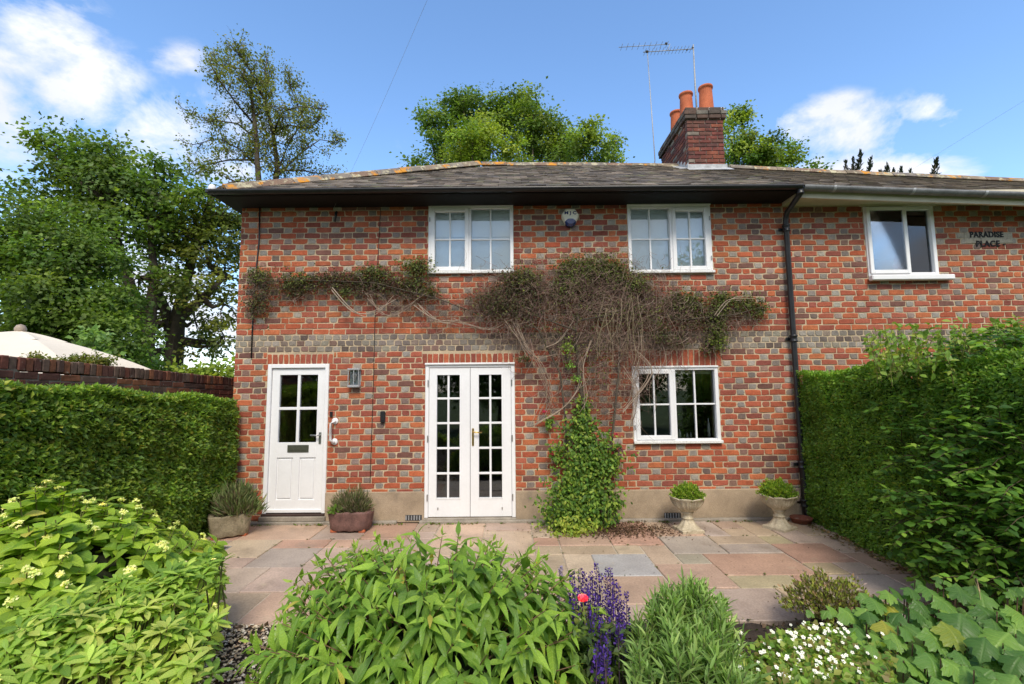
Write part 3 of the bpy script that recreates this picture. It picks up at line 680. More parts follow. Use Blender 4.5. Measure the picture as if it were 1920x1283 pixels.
# ------------------------------------------------------------------ french doors
x0,x1,z0,z1=FREN; f=MB()
f.box(x0,x0+.05,YW-.022,YW+.09,z0,z1,ch=.006); f.box(x1-.05,x1,YW-.022,YW+.09,z0,z1,ch=.006); f.box(x0+.05,x1-.05,YW-.021,YW+.089,z1-.05,z1,ch=.006)
f.box(x0-.004,x1+.004,YW-.05,YW-.0225,z1-.012,z1+.014,ch=.005)
f.build('door_frame',M['white'],cottage)
xm=(x0+x1)/2+.002
for side in (0,1):
    a,b_=(x0+.053,xm-.003) if side==0 else (xm+.003,x1-.053)
    px0,px1=((819,862),(898,941))[side]
    ga,gb=at(px0,815,6.5)[0],at(px1,815,6.5)[0]; gz0,gz1=.31,1.965
    d=MB(); d.box(a,ga,YW-.008,YW+.04,z0+.01,z1-.053,ch=.003); d.box(gb,b_,YW-.008,YW+.04,z0+.01,z1-.053,ch=.003)
    d.box(ga,gb,YW-.007,YW+.039,z0+.01,gz0,ch=.002); d.box(ga,gb,YW-.007,YW+.039,gz1,z1-.053,ch=.002)
    dr=d.build('french_door',M['white'],cottage)
    s=MB(); frame_boxes(s,ga-.012,gb+.012,gz0-.012,gz1+.012,YW-.013,YW-.0085,.012,0); s.build('bead',M['white'],dr)
    panes(dr,ga,gb,gz0,gz1,2,5,YW+.012,.028)
    hx=a-.012 if side==0 else b_+.012
    for zz in (.32,1.10,1.85):
        s=MB(); s.box(hx-.008,hx+.008,YW-.034,YW-.0225,zz-.045,zz+.045,ch=.003); s.build('hinge',M['steel'],dr)
    s=MB(); bx=a+.13 if side==0 else b_-.13; s.box(bx-.008,bx+.008,YW-.018,YW-.0085,.16,.19,ch=.002); s.build('bolt_plate',M['steel'],dr)
    if side==1:
        hx=a+.035; s=MB(); s.box(hx-.014,hx+.014,YW-.018,YW-.0085,1.0,1.235,ch=.004); s.tube([(hx,YW-.017,1.185),(hx,YW-.06,1.185),(hx+.03,YW-.062,1.187),(hx+.125,YW-.062,1.18)],.009,8); s.build('handle',M['brass'],dr)
# ================================================================== ROOF
EY,EZ=6.03,4.430; RY=8.98
def ze(x): return EZ-max(0,x-3.9)*.045                    # the neighbour's eave drops a little to the right
def zr(x): return 6.185-max(0,x-2.5)*.058
def roofpt(x,t): return Vector((x, EY+(RY-EY)*t, ze(x)*(1-t)+zr(x)*t))
RXL=-4.02; HX=-.56                                         # eave corner, ridge start (hipped end)
def hipx(t): return RXL+(HX-RXL)*t
def roof_part(house,xa,xb,hip):
    r=MB(); n=12
    for k in range(n):
        t0,t1=k/n,(k+1)/n
        a0=hipx(t0) if hip else xa; a1=hipx(t1) if hip else xa
        dn=Vector((0,0,-.02))
        r.quad(roofpt(a0,t0)+dn,roofpt(xb,t0)+dn,roofpt(xb,t1)+dn,roofpt(a1,t1)+dn)
    # rear slope and hip end
    yb=RY*2-EY
    a=roofpt(HX if hip else xa,1)+Vector((0,0,-.02)); b_=roofpt(xb,1)+Vector((0,0,-.02))
    r.quad((xa,yb,ze(xa)-.02),a,b_,(xb,yb,ze(xb)-.02))
    if hip: r.add([(RXL,EY,EZ-.02),(HX,RY,zr(HX)-.02),(RXL,yb,EZ-.02)],[(0,1,2)])
    return r.build('roof',M['blackmatt'],house)
SLC=[(.17,.155,.14),(.21,.19,.165),(.14,.13,.125),(.24,.21,.18),(.19,.165,.14),(.27,.24,.21)]
def slates(roof,xa,xb,hip,nparts,rs,cx):
    L=[]; ns=19
    for k in range(ns):
        t0,t1=k/ns,(k+1)/ns+.02
        w=.22; x=(xa-(w*.5 if k%2 else 0))
        while x<xb:
            x1=min(x+w-.005,xb); lim=hipx(t1) if hip else xa
            xs=max(x,lim,xa)
            if x1-xs>.05: L.append((xs,x1,t0,min(t1,1.0),k))
            x+=w
    base=WL[roof.name]; L.sort(key=lambda s:(s[0]-cx)**2*.3+s[4]**2*.1)
    rest=MB()
    for i,(a,b_,t0,t1,k) in enumerate(L):
        lift=.014+rs.uniform(0,.004); tw=rs.uniform(-.003,.003); nrm=Vector((0,-.5,.86))
        p=[roofpt(a,t0)+nrm*(lift+tw)+Vector((rs.uniform(-.004,.004),0,0)),roofpt(b_,t0)+nrm*(lift-tw),roofpt(b_,t1)+nrm*.003,roofpt(a,t1)+nrm*.003]
        p[0]+=Vector((0,rs.uniform(-.012,.006),0)); p[1]+=Vector((0,rs.uniform(-.012,.006),0))
        q=[v-nrm*.008 for v in p]; cs_=rs.uniform(.60,1.0); col=[c*cs_*k_ for c,k_ in zip(rs.choice(SLC),(1.05,.98,.90))]
        m=MB() if i<nparts else rest
        m.add(p+q,[(0,1,2,3),(4,5,1,0),(5,6,2,1),(7,4,0,3)],col)
        if i<nparts: m.build('slate',M['slate'],roof,tuple(p[0]))
    if rest.v: o=rest.build('slates',M['slate'],roof); o['kind']='stuff'
rf=roof_part(cottage,RXL,XP,True); slates(rf,RXL,XP,True,290,random.Random(4),0)
rf2=roof_part(nb,XP,XR,False); slates(rf2,XP,XR,False,290,random.Random(5),6)
def ridge_tiles(roof,pa,pb_,L,rs,skip=None):
    pa,pb_=Vector(pa),Vector(pb_); d=pb_-pa; n=int(d.length/L); d/=n; ax=d.normalized(); side=ax.cross(Vector((0,0,1))).normalized(); up=side.cross(ax)
    for i in range(n):
        a=pa+d*i; b_=a+d*.985; m=MB(); vs=[]
        if skip and skip(a): continue
        off=up*rs.uniform(0,.012)
        for q in (a,b_):
            for (s,u) in ((-.145,-.075),(-.10,.0),(-.045,.035),(.045,.035),(.10,.0),(.145,-.075)): vs.append(q+side*s+up*u+off)
            for (s,u) in ((.13,-.085),(.0,.01),(-.13,-.085)): vs.append(q+side*s+up*u+off)
        k=9; m.add(vs,[(j,(j+1)%k,k+(j+1)%k,k+j) for j in range(k)]+[tuple(range(k))[::-1],tuple(range(k,2*k))],[c*(.9+.2*(i%3)/2) for c in rs.choice([(.20,.17,.14),(.16,.14,.125),(.23,.18,.13),(.19,.125,.09)])])
        m.build('ridge_tile',M['ridge'],roof,tuple(a))
chsk=lambda p: 3.15<p.x<4.0
ridge_tiles(rf,(HX,RY,zr(HX)+.035),(XP,RY,zr(XP)+.035),.45,rs,chsk)
ridge_tiles(rf2,(XP,RY,zr(XP)+.035),(XR,RY,zr(XR)+.035),.45,rs,chsk)
ridge_tiles(rf,(RXL+.12,EY+.10,EZ+.08),(HX-.1,RY-.08,zr(HX)+.02),.45,rs)
# eaves: soffit, fascia, gutter
s=MB(); s.box(RXL+.03,XP-.02,EY+.06,YW+.001,4.372,4.392); s.box(RXL+.03,XL-.001,YW+.003,12.3,4.372,4.392); s.build('soffit',M['blackmatt'],cottage)
s=MB(); s.box(RXL+.02,XP-.02,EY+.035,EY+.059,4.375,4.408); s.build('fascia',M['blackmatt'],cottage)
def gutter(mb,xa,xb,zf,y,r=.055,n=8,brk=None):
    st=int((xb-xa)/.5)+1
    for i in range(st):
        a,b_=xa+(xb-xa)*i/st,xa+(xb-xa)*(i+1)/st; vs=[]
        for x in (a,b_):
            for k in range(n+1):
                t=math.pi+math.pi*k/n; vs.append((x,y+r*math.cos(t),zf(x)+r*math.sin(t)))
            for k in range(n,-1,-1):
                t=math.pi+math.pi*k/n; vs.append((x,y+(r-.006)*math.cos(t),zf(x)+(r-.006)*math.sin(t)))
        m=2*(n+1); mb.add(vs,[(j,(j+1)%m,m+(j+1)%m,m+j) for j in range(m)],(1,1,1),True)
s=MB(); gutter(s,RXL+.0,XP-.02,lambda x:4.425,EY-.02,.056)
gt=s.build('gutter',M['black'],cottage)
s=MB(); s.box(RXL-.01,RXL+.03,EY-.076,EY+.1,4.375,4.425,ch=.01); s.build('gutter_end',M['black'],gt)
s=MB(); s.box(XP+.0,XR,EY+.11,YW+.001,4.335,4.40); s.build('soffit',M['cream'],nb)
s=MB(); 
for i in range(12):
    a=XP+(XR-XP)*i/12; b_=XP+(XR-XP)*(i+1)/12; za,zb=ze(a),ze(b_)
    s.add([(a,EY+.06,za-.14),(b_,EY+.06,zb-.14),(b_,EY+.06,zb-.015),(a,EY+.06,za-.015),(a,EY+.1,za-.14),(b_,EY+.1,zb-.14),(b_,EY+.1,zb-.015),(a,EY+.1,za-.015)],[(0,1,2,3),(4,7,6,5),(0,4,5,1),(3,2,6,7)])
s.build('fascia',M['cream'],nb)
s=MB(); gutter(s,XP+.0,XR,lambda x:ze(x)-.012,EY-.01,.062); g2=s.build('gutter',M['greygutter'],nb)
for px in (1560,1706,1840):
    x=at(px,355,EY)[0]; s=MB(); gutter(s,x-.018,x+.018,lambda q:ze(x)-.012,EY-.01,.068); s.build('gutter_joint',M['metal'],g2)
# downpipe
s=MB(); xq=3.875
s.tube([(xq-.02,EY-.01,4.37),(xq-.02,EY+.02,4.31),(xq,YW-.12,4.20),(xq,YW-.075,4.10),(xq,YW-.075,2.5),(xq,YW-.075,1.2),(xq,YW-.075,.10),(xq,YW-.14,.035)],.036,14)
dp=s.build('downpipe',M['black'],cottage)
for zz in (4.36,3.98,2.42,.72,.22):
    s=MB(); y=YW-.075 if zz<4.2 else EY
    s.lathe([(.036,-.05),(.05,-.045),(.05,-.03),(.044,-.02),(.044,.02),(.052,.03),(.052,.05),(.036,.055)],(xq if zz<4.2 else xq-.02,y,zz),16)
    if zz<4.2: s.box(xq-.08,xq+.08,YW-.03,YW-.012,zz-.02,zz+.02,ch=.004)
    s.build('pipe_collar',M['black'],dp)
# ================================================================== CHIMNEY
CX0,CX1,CY0,CY1,CZ0,CZ1=3.325,4.015,8.40,9.90,5.55,6.77
ch=MB(); ch.box(CX0+.01,CX1-.01,CY0+.01,CY1-.01,CZ0,CZ1+.02); chm=ch.build('chimney',M['old_mortar'],cottage)
OB=[(.17,.055,.045),(.14,.05,.045),(.20,.07,.05),(.11,.05,.045),(.16,.075,.06),(.24,.08,.05),(.22,.19,.16)]
def obrick(parent,c,sx,sy,sz,rs,col,mat):
    m=MB(); x,y,z=c; m.box(x-sx/2,x+sx/2,y-sy/2,y+sy/2,z-sz/2,z+sz/2,col,.006); m.v=[(a+rs.uniform(-.003,.003),b+rs.uniform(-.003,.003),q+rs.uniform(-.003,.003)) for a,b,q in m.v]
    return m.build('brick',mat,parent,c)
k=0; z=CZ0+.04
crs=random.Random(8); cnt=0
while z<CZ1+.03:
    # front face
    x=CX0-(.11 if k%2 else 0)
    while x<CX1-.02:
        a,b_=max(x,CX0)+.004,min(x+.225,CX1)-.004
        if b_-a>.04 and z>5.85: obrick(chm,((a+b_)/2,CY0+.045,z),b_-a,.10,.066,crs,crs.choice(OB[:6] if .1<a-CX0<.5 else OB),M['old_brick'])
        x+=.228
    y=CY0+.0-(.11 if (k+1)%2 else 0)
    while y<CY1-.02:
        a,b_=max(y,CY0+.10)+.004,min(y+.225,CY1)-.004
        zz=roofpt(CX0,1).z
        if b_-a>.04 and z>5.9: obrick(chm,(CX0+.045,(a+b_)/2,z),.10,b_-a,.066,crs,crs.choice(OB),M['old_brick'])
        y+=.228
    z+=.0765; k+=1
s=MB(); s.box(CX1-.08,CX1-.001,CY0+.10,CY1,5.8,CZ1+.02); s.build('chimney_side',M['old_brick'],chm)
# oversailing courses: bricks too
z=CZ1+.055
for lvl,(o_,) in enumerate(((.045,),(.055,),(.02,))):
    x=CX0-o_
    while x<CX1+o_-.02:
        b_=min(x+.222,CX1+o_); obrick(chm,((x+b_)/2,CY0-o_+.055,z),b_-x-.006,.11,.072,crs,crs.choice([(.09,.075,.065),(.12,.08,.065),(.16,.15,.13)]),M['old_brick']); x+=.228
    y=CY0-o_+.115
    while y<CY1+o_-.02:
        b_=min(y+.222,CY1+o_); obrick(chm,(CX0-o_+.055,(y+b_)/2,z),.11,b_-y-.006,.072,crs,crs.choice([(.09,.075,.065),(.12,.08,.065),(.16,.15,.13)]),M['old_brick']); y+=.228
    z+=.078
s=MB(); s.box(CX0-.01,CX1+.03,CY0+.0,CY1,CZ1+.021,z-.035); s.build('flaunching',M['old_brick'],chm)
PT=z-.05
for (x,y,h,r) in ((3.853,8.72,.63,.124),(3.565,8.98,.66,.124),(3.57,9.55,.62,.124),(3.85,9.45,.60,.11)):
    s=MB(); s.lathe([(r*1.16,0),(r*1.12,.1),(r*.97,h-.10),(r*.95,h-.05),(r*1.10,h-.045),(r*1.13,h-.02),(r*1.09,h),(r*.9,h),(r*.88,h-.3)],(x,y,PT),28)
    s.build('chimney_pot',M['terracotta'],chm)
# flashing
s=MB(); zf=roofpt(CX0,(CY0-EY)/(RY-EY)).z
s.box(CX0-.02,CX1+.03,CY0-.012,CY0+.001,zf-.03,zf+.10,ch=.003); s.quad((CX0-.06,CY0-.18,zf-.085),(CX1+.08,CY0-.18,zf-.085),(CX1+.06,CY0-.01,zf+.03),(CX0-.05,CY0-.01,zf+.03))
for q in range(4):
    y=CY0+q*.15; zz=roofpt(CX0,min(1,(y-EY)/(RY-EY))).z; s.box(CX0-.014,CX0+.001,y,y+.145,zz-.05,zz+.14,ch=.003); s.quad((CX0-.16,y,zz+.02),(CX0-.005,y,zz+.03),(CX0-.005,y+.15,zz+.12),(CX0-.16,y+.15,zz+.11))
s.build('flashing',M['lead'],chm)
# ================================================================== AERIAL, CABLES, WALL FITTINGS
AB=(3.80,9.10,7.0)
ae=thing('tv_aerial','tall grey television aerial rising behind the chimney pots','aerial',AB)
tp=at(1300,88,9.1)
s=MB(); s.tube([(3.83,9.1,6.95),(3.815,9.1,7.9),tuple(tp+np.array([0,0,.05]))],[.019,.017,.012],8); s.build('mast',M['metal'],ae)
bm0,bm1=at(1299,92,9.1),at(1206,98,9.1)
s=MB(); s.tube([tuple(bm0),tuple(bm1)],.009,6); s.build('boom',M['metal'],ae)
for i in range(14):
    p=bm0+(bm1-bm0)*(i+.5)/14; s=MB(); s.tube([(p[0],p[1]-.11,p[2]),(p[0],p[1]+.11,p[2])],.0045,5); s.build('rod',M['metal'],ae)
c0,c1,c2=at(1228,98,9.1),at(1256,83,9.1),at(1160,89,9.1); j0=at(1252,96,9.1)
s=MB(); s.tube([tuple(j0),tuple(c1)],.008,6); s.tube([tuple(c1),tuple(c2)],.007,6); s.build('side_arm',M['metal'],ae)
for i in range(9):
    p=c1+(c2-c1)*(i+.5)/9; s=MB(); s.tube([(p[0],p[1]-.10,p[2]),(p[0],p[1]+.10,p[2])],.0045,5); s.build('rod',M['metal'],ae)
for px,py,r in ((1249,82,.028),(1213,97,.03),(1288,94,.018),(1299,90,.022)):
    p=at(px,py,9.1); s=MB(); s.lathe([(0,-r),(r*.8,-r*.6),(r,0),(r*.8,r*.6),(0,r)],p,8); s.build('clamp',M['darkmetal'],ae)
pa,pb2=at(1214,100,9.3),at(1228,300,9.3)
s=MB(); s.tube([tuple(pa),tuple(pb2),(pb2[0],9.5,6.0)],[.008,.011,.011],6)
tag(s.build('aerial_pole',M['metal']),'thin pale pole behind the ridge, left of the chimney, reaching the aerial','pole')
def cable(name,pts,r,label,mat=M['black'],n=5):
    if r<.0015: mat=M['metal']
    s=MB(); s.tube(pts,r,n); return tag(s.build(name,mat),label,'cable')
a=at(625,392,6.44); e=at(801,0,4.2); a,e=Vector(a),Vector(e); pts=[]
for i in range(25):
    t=i/24*2.3; p=a+(e-a)*t; p.z-=.10*math.sin(min(t,1)*math.pi)*.5; pts.append(p)
cable('overhead_cable',pts,.0013,'thin black overhead cable running from the wall bracket up across the sky')
a,e=Vector(at(1655,352,6.0)),Vector(at(1925,186,4.6)); pts=[a+(e-a)*(i/12*2.2) for i in range(13)]
cable('overhead_cable',pts,.0010,'faint thin cable rising to the right from the grey gutter')
pw=lambda px,py,y=YW-.016:(at(px,py,y)[0],y,at(px,py,y)[2])
cable('wall_cable',[pw(487,384),pw(486,450),pw(479,520),pw(474,600),pw(471,672)],.010,'thick black cable clipped down the wall above the front door\'s left')
cable('wall_cable',[pw(714,390),pw(708,500),pw(703,600),pw(700,720),pw(694,905)],.0045,'thin black cable down the wall between front door and french doors')
s=MB(); q=pw(630,405,YW-.05); s.tube([pw(631,397,YW),pw(631,397,YW-.08)],.01,6); s.tube([(q[0]+.01,YW-.07,q[2]+.05),(q[0]-.01,YW-.06,q[2]-.09)],[.022,.014],8)
tag(s.build('cable_insulator',M['black']),'small black cable insulator on the wall under the eaves','insulator')
# alarm box
al=at(1069,407,YW-.05); R_=.115
alb=thing('alarm_box','cream burglar alarm box with dark blue lens between the upper windows','alarm box',tuple(al))
s=MB(); outline=[(-.065,.115),(.065,.115),(.12,.03),(.118,-.005),(.07,-.11),(-.07,-.11),(-.118,-.005),(-.12,.03)]
def prism(mb,ol,c,y0,y1,ins,col=(1,1,1)):
    n=len(ol); vs=[(c[0]+x,y0,c[2]+z) for x,z in ol]+[(c[0]+x,(y0*.3+y1*.7),c[2]+z) for x,z in ol]+[(c[0]+x*ins,y1,c[2]+z*ins) for x,z in ol]
    mb.add(vs,[(r*n+(k+1)%n,r*n+k,(r+1)*n+k,(r+1)*n+(k+1)%n) for r in (0,1) for k in range(n)]+[tuple(2*n+k for k in range(n))],col)
prism(s,outline,al,YW-.003,YW-.085,.86); s.build('cover',M['creamplastic'],alb)
s=MB(); lens=[(-.080,-.080),(-.045,-.056),(0,-.048),(.045,-.056),(.080,-.080),(.070,-.112),(.04,-.138),(0,-.146),(-.04,-.138),(-.070,-.112)]
prism(s,lens[::-1],al,YW-.01,YW-.10,.8); s.build('lens',M['blueplastic'],alb)
def text(txt,size,c,parent,mat,name='lettering',ext=.001,sx=1.0,space=1.0):
    cu=bpy.data.curves.new(name,'FONT'); cu.body=txt; cu.size=size; cu.extrude=ext; cu.align_x='CENTER'; cu.align_y='CENTER'; cu.space_character=space; cu.offset=size*.032
    t=bpy.data.objects.new('tmp',cu); C.objects.link(t); dg=bpy.context.evaluated_depsgraph_get(); me=bpy.data.meshes.new_from_object(t.evaluated_get(dg))
    bpy.data.objects.remove(t); me.transform(Matrix.Scale(sx,4,(1,0,0))); me.transform(Matrix.Rotation(math.pi/2,4,'X')); me.materials.clear(); me.materials.append(mat)
    o=link(name,me,parent,c); return o
text('M J C',.062,(al[0],YW-.0872,al[2]+.045),alb,M['blueplastic'],sx=1.2)
# name painted on the bricks
s1,s2=at(1848,441,YW),at(1852,458,YW)
sg=thing('house_name_sign','black painted lettering PARADISE PLACE on pale bricks of the right house','sign',(s1[0],YW,3.85))
text('PARADISE',.115,(s1[0],YW-.0135,s1[2]),sg,M['paint_letter'],ext=.003,sx=.86,space=1.12)
text('PLACE -',.115,(s2[0]+.03,YW-.0135,s2[2]),sg,M['paint_letter'],ext=.003,sx=.92,space=1.15)
b=MB(); b.box(6.44,7.12,YW-.0098,YW+.0,3.765,3.915,ch=.003); b.build('painted_patch',M['sign_paint'],sg)
# lantern
lc=at(664,709,YW-.06); ln=thing('wall_lantern','grey metal half lantern fixed to the wall right of the front door','lantern',tuple(lc))
s=MB(); s.box(lc[0]-.075,lc[0]+.075,YW-.015,YW-.003,lc[2]-.13,lc[2]+.13,ch=.004); s.build('back_plate',M['metal'],ln)
s=MB(); s.box(lc[0]-.085,lc[0]+.085,YW-.105,YW-.016,lc[2]+.105,lc[2]+.13,ch=.006); s.box(lc[0]-.08,lc[0]+.08,YW-.10,YW-.016,lc[2]-.13,lc[2]-.095,ch=.006)
for xx in (-.075,0.0,.066): s.box(lc[0]+xx,lc[0]+xx+.009,YW-.098,YW-.089,lc[2]-.095,lc[2]+.105)
s.build('frame',M['metal'],ln)
s=MB(); s.box(lc[0]-.068,lc[0]+.068,YW-.086,YW-.083,lc[2]-.09,lc[2]+.10); s.build('pane',M['glass'],ln)
s=MB(); s.lathe([(0,-.05),(.014,-.05),(.014,-.01),(.028,.02),(.03,.045),(.02,.07),(0,.075)],(lc[0],YW-.05,lc[2]),12); s.build('bulb',M['white_old'],ln)
kc=at(718,782,YW-.02); s=MB(); s.box(kc[0]-.033,kc[0]+.033,YW-.05,YW-.003,kc[2]-.08,kc[2]+.08,ch=.014); s.box(kc[0]-.022,kc[0]+.022,YW-.056,YW-.0505,kc[2]-.05,kc[2]+.02,ch=.004)
tag(s.build('key_safe',M['black']),'small black key safe on the wall below and right of the lantern','key safe')
bc=at(621,777,YW-.02); s=MB(); s.box(bc[0]-.018,bc[0]+.018,YW-.03,YW-.003,bc[2]-.035,bc[2]+.035,ch=.005); tag(s.build('doorbell',M['black']),'small black doorbell just above the white grab rail','doorbell')
gr=at(620,790,YW-.05); g2_=at(617,829,YW-.05); xg=gr[0]+.045
rl=thing('grab_rail','white grab rail on the brick wall beside the front door','grab rail',(xg,YW,(gr[2]+g2_[2])/2))
s=MB(); s.tube([(xg,YW-.01,gr[2]),(xg,YW-.05,gr[2]+.005),(xg-.03,YW-.075,gr[2]-.03),(xg-.035,YW-.075,g2_[2]+.03),(xg-.005,YW-.05,g2_[2]-.005),(xg-.005,YW-.01,g2_[2])],.0175,12); s.build('bar',M['white'],rl)
for zz in (gr[2],g2_[2]):
    s=MB(); vs=[]; s.tube([(xg,YW-.003,zz),(xg,YW-.02,zz)],[.045,.042],18); s.build('flange',M['white'],rl)
lc=at(398,354,6.08); s=MB(); s.lathe([(0,.055),(.03,.05),(.048,.02),(.05,-.02),(.035,-.05),(0,-.055)],lc,14); s.tube([tuple(lc),(RXL+.05,EY+.03,EZ-.04)],.012,6); tag(s.build('security_light',M['white']),'small white lamp at the left corner of the roof','lamp')
# drain cover on the patio
dc=(-3.33,5.47,.006); dr=thing('drain_cover','small dark drain grid set in the paving at left','drain cover',dc)
s=MB(); frame_boxes(s,dc[0]-.11,dc[0]+.11,-.09,.09,0,.006,.012,0); s.v=[(x,dc[1]+z,.004+y) for x,y,z in s.v]; s.build('rim',M['metal'],dr)
for q in range(9):
    s=MB(); s.box(dc[0]-.097+q*.0225,dc[0]-.097+q*.0225+.012,dc[1]-.078,dc[1]+.078,.004,.009); s.build('grid_bar',M['darkmetal'],dr)
s=MB(); s.box(dc[0]-.097,dc[0]+.097,dc[1]-.078,dc[1]+.078,.0035,.0039); s.build('base',M['black'],dr)
# ================================================================== VEGETATION
def ellipsoid_pts(c,r,n,inner=.0,top_only=False):
    d=rdir(n)
    if top_only: d[:,2]=np.abs(d[:,2])
    k=(inner+(1-inner)*rng.random((n,1)))**(1/3)
    return np.array(c)+d*k*np.array(r), d
T_dia=[tmpl_diamond(.30),tmpl_diamond(.24,.05,.12)]
T_round=[tmpl_diamond(.42,.06,.1),tmpl_diamond(.36,.1,.05)]
def tree(name,label,D,blobs,base_px,cols,ls=.14,ncl=26,lpc=34,cr=.42,trunk_r=.22,limbs=True,group=None,depth=.8,forks=None,clump=1.0,barkcol=(.9,.9,.9),twigs=3):
    """blobs = (px,py,rpx,[density]) places of foliage masses in a crown D metres away"""
    base=at(base_px[0],base_px[1],D); base[2]=-.1
    t=thing(name,label,'tree',tuple(base),group)
    L=Leaves(); br=MB(); pp=pxm(D); top=max(at(b[0],b[1],D)[2] for b in blobs)
    hub=at(base_px[0],base_px[1],D); hub[2]=max(hub[2],top*.38)
    fk=[hub]
    if forks:
        prev=base; 
        for f in forks:
            path=[base+(0,0,0)]+[at(q[0],q[1],D+(q[2] if len(q)>2 else 0)) for q in f]
            n=len(path); br.tube([tuple(p) for p in path],[trunk_r*(1-.75*i/(n-1)) for i in range(n)],8,barkcol); fk+= path[1:]
    else: br.tube([tuple(base),tuple((base+hub)/2+np.array([.1,0,0])),tuple(hub)],[trunk_r*1.25,trunk_r,trunk_r*.8],9,barkcol)
    for b in blobs:
        px,py,rp=b[:3]; dn=b[3] if len(b)>3 else 1.0
        r=rp*pp*1.12; c=at(px,py,D+rnd.uniform(-depth,depth)*r)
        j=min(fk,key=lambda q:np.linalg.norm(np.array(q)-c)+(5 if q[2]>c[2]+.5 else 0))
        m=(np.array(j)+c)/2+rng.normal(size=3)*r*.15; m[2]-=r*.1
        if limbs: br.tube([tuple(j),tuple(m),tuple(c)],[trunk_r*.42,trunk_r*.25,trunk_r*.1],6,barkcol)
        n=max(3,int(ncl*dn*(rp/50.)**2*(D/15)**2*.62+3))
        P,d=ellipsoid_pts(c,(r,r*1.0,r*.92),n,.25)
        P+=rng.normal(size=P.shape)*r*.20
        if limbs:
            for q in range(min(n,int(twigs+rp/12))):
                e=P[q]; mm=(c+e)/2+rng.normal(size=3)*.08; br.tube([tuple(c),tuple(mm),tuple(e)],[trunk_r*.10,trunk_r*.06,.006],4,barkcol,False)
        ccol=cvar(n,cols,.38)
        for q in range(n):
            k=int(lpc*rng.uniform(.5,1.4)); s=cr*rng.uniform(.6,1.3)*clump
            off=rng.normal(size=(k,3))*np.array([s,s,s*.55])*.62
            N=unit(np.array([0,-.25,1.0])+rng.normal(size=(k,3))*.55+d[q]*.5)
            Dd=unit(off+rng.normal(size=(k,3))*.5*s+np.array([0,0,-.25*s]))
            L.add(P[q]+off,Dd,N,ls*1.18*rng.uniform(.6,1.35,k),ccol[q]*(1+rng.uniform(-.2,.2,(k,1))))
    L.build('crown',T_round,M['leaf'],t); br.build('trunk',M['bark'],t); return t
GD=[(.09,.15,.026),(.065,.115,.024),(.12,.185,.03),(.085,.14,.042)]
GM=[(.09,.15,.028),(.07,.125,.025),(.12,.185,.035)]
GO=[(.12,.14,.03),(.085,.11,.025),(.15,.165,.035),(.065,.095,.025)]
GL=[(.18,.245,.035),(.14,.205,.03),(.23,.29,.05)]
tree('broadleaf_tree','large dark green broadleaf tree, its domed crown the highest left of the sparse tree',16,
 [(93,262,15,.8),(100,290,16,.8),(150,290,38),(118,315,26),(205,300,36),(190,345,48),(250,330,44),(292,330,36),(140,350,38),(300,370,46),(240,390,56),(90,385,26,.7),(70,400,20,.6),(330,380,36),(365,360,22,.7),(215,455,62,.62),(300,440,56,.6),(160,440,50,.7),(260,520,50,.45),(200,560,50,.5),(350,440,36,.6)],
 (275,700),GD,.125,ncl=26,lpc=85,cr=.46,trunk_r=.30,forks=[[(272,640),(250,560),(225,470),(200,380)],[(276,640),(290,520),(280,420)]])
tree('broadleaf_tree','dense mid green tree above the cream parasol, at the left edge of the photo',12.5,
 [(40,450,45),(95,440,38),(150,450,40),(30,520,60),(100,510,60),(165,510,52),(40,590,60),(115,580,62),(185,575,45),(60,650,55),(150,650,60),(210,640,45),(0,470,40),(200,690,40),(230,590,34,.6)],
 (120,720),GM+GD[:2],.095,ncl=50,lpc=105,cr=.40,trunk_r=.2)
tree('broadleaf_tree','thin leaved tree top at the far left edge of the photo, behind the dense tree',19,
 [(10,370,20,.7),(38,352,13,.8),(58,345,10,.6),(12,410,22,.7),(35,400,12,.5),(-15,390,30),(0,440,26,.6)],(5,720),GD,.16,ncl=22,lpc=26,cr=.4,trunk_r=.12)
tree('olive_toned_tree','olive green tree with bare lower trunk, beside the left corner of the cottage',17,
 [(385,385,30,.8),(420,400,34),(365,420,36),(430,450,36),(385,465,42),(345,480,36,.8),(420,510,40),(370,540,40,.7),(320,540,38,.6),(420,570,38,.6),(365,600,34,.4),(275,560,36,.6),(300,610,34,.55),(420,630,30,.6),(250,610,30,.7),(440,340,26,.6),(440,420,30,.8),(235,660,30,.7),(395,650,26,.35)],
 (325,705),GO,.12,ncl=21,lpc=66,cr=.42,trunk_r=.33,forks=[[(325,660),(332,600),(350,520),(375,440),(395,370)],[(326,640),(310,580),(290,530)],[(333,600),(380,560),(420,520)]])
tree('olive_toned_tree','leaning tree with forked trunk standing left of the bare lower trunk',18,
 [(270,640,22,.5),(300,660,22,.4),(235,560,30,.5),(290,590,24,.4)],(280,705),GO,.12,ncl=16,lpc=50,cr=.4,trunk_r=.26,forks=[[(278,670),(268,630),(255,580)],[(276,690),(252,662),(232,640)]])
# low sunlit shrubs behind the wall
def shrub(name,label,D,blobs,cols,ls,**k): 
    return tree(name,label,D,blobs,(blobs[0][0],720),cols,ls,ncl=k.get('ncl',40),lpc=k.get('lpc',40),cr=k.get('cr',.22),trunk_r=.05,limbs=True,twigs=1)
shrub('shrub','low bright green shrub behind the garden wall, next to the cottage corner',11,[(350,700,16),(380,690,18),(410,696,18),(435,698,16),(365,705,14)],GL,.10)
shrub('shrub','small pale green shrub rising behind the slope of the cream parasol',9.5,[(172,645,16),(170,668,20),(190,678,16),(178,632,8),(205,672,10)],[(.10,.17,.05),(.13,.21,.07)],.09,cr=.16)
shrub('shrub','round green shrub between the two tree trunks beyond the wall',14,[(300,690,18),(285,697,14),(312,697,14)],GM,.1)
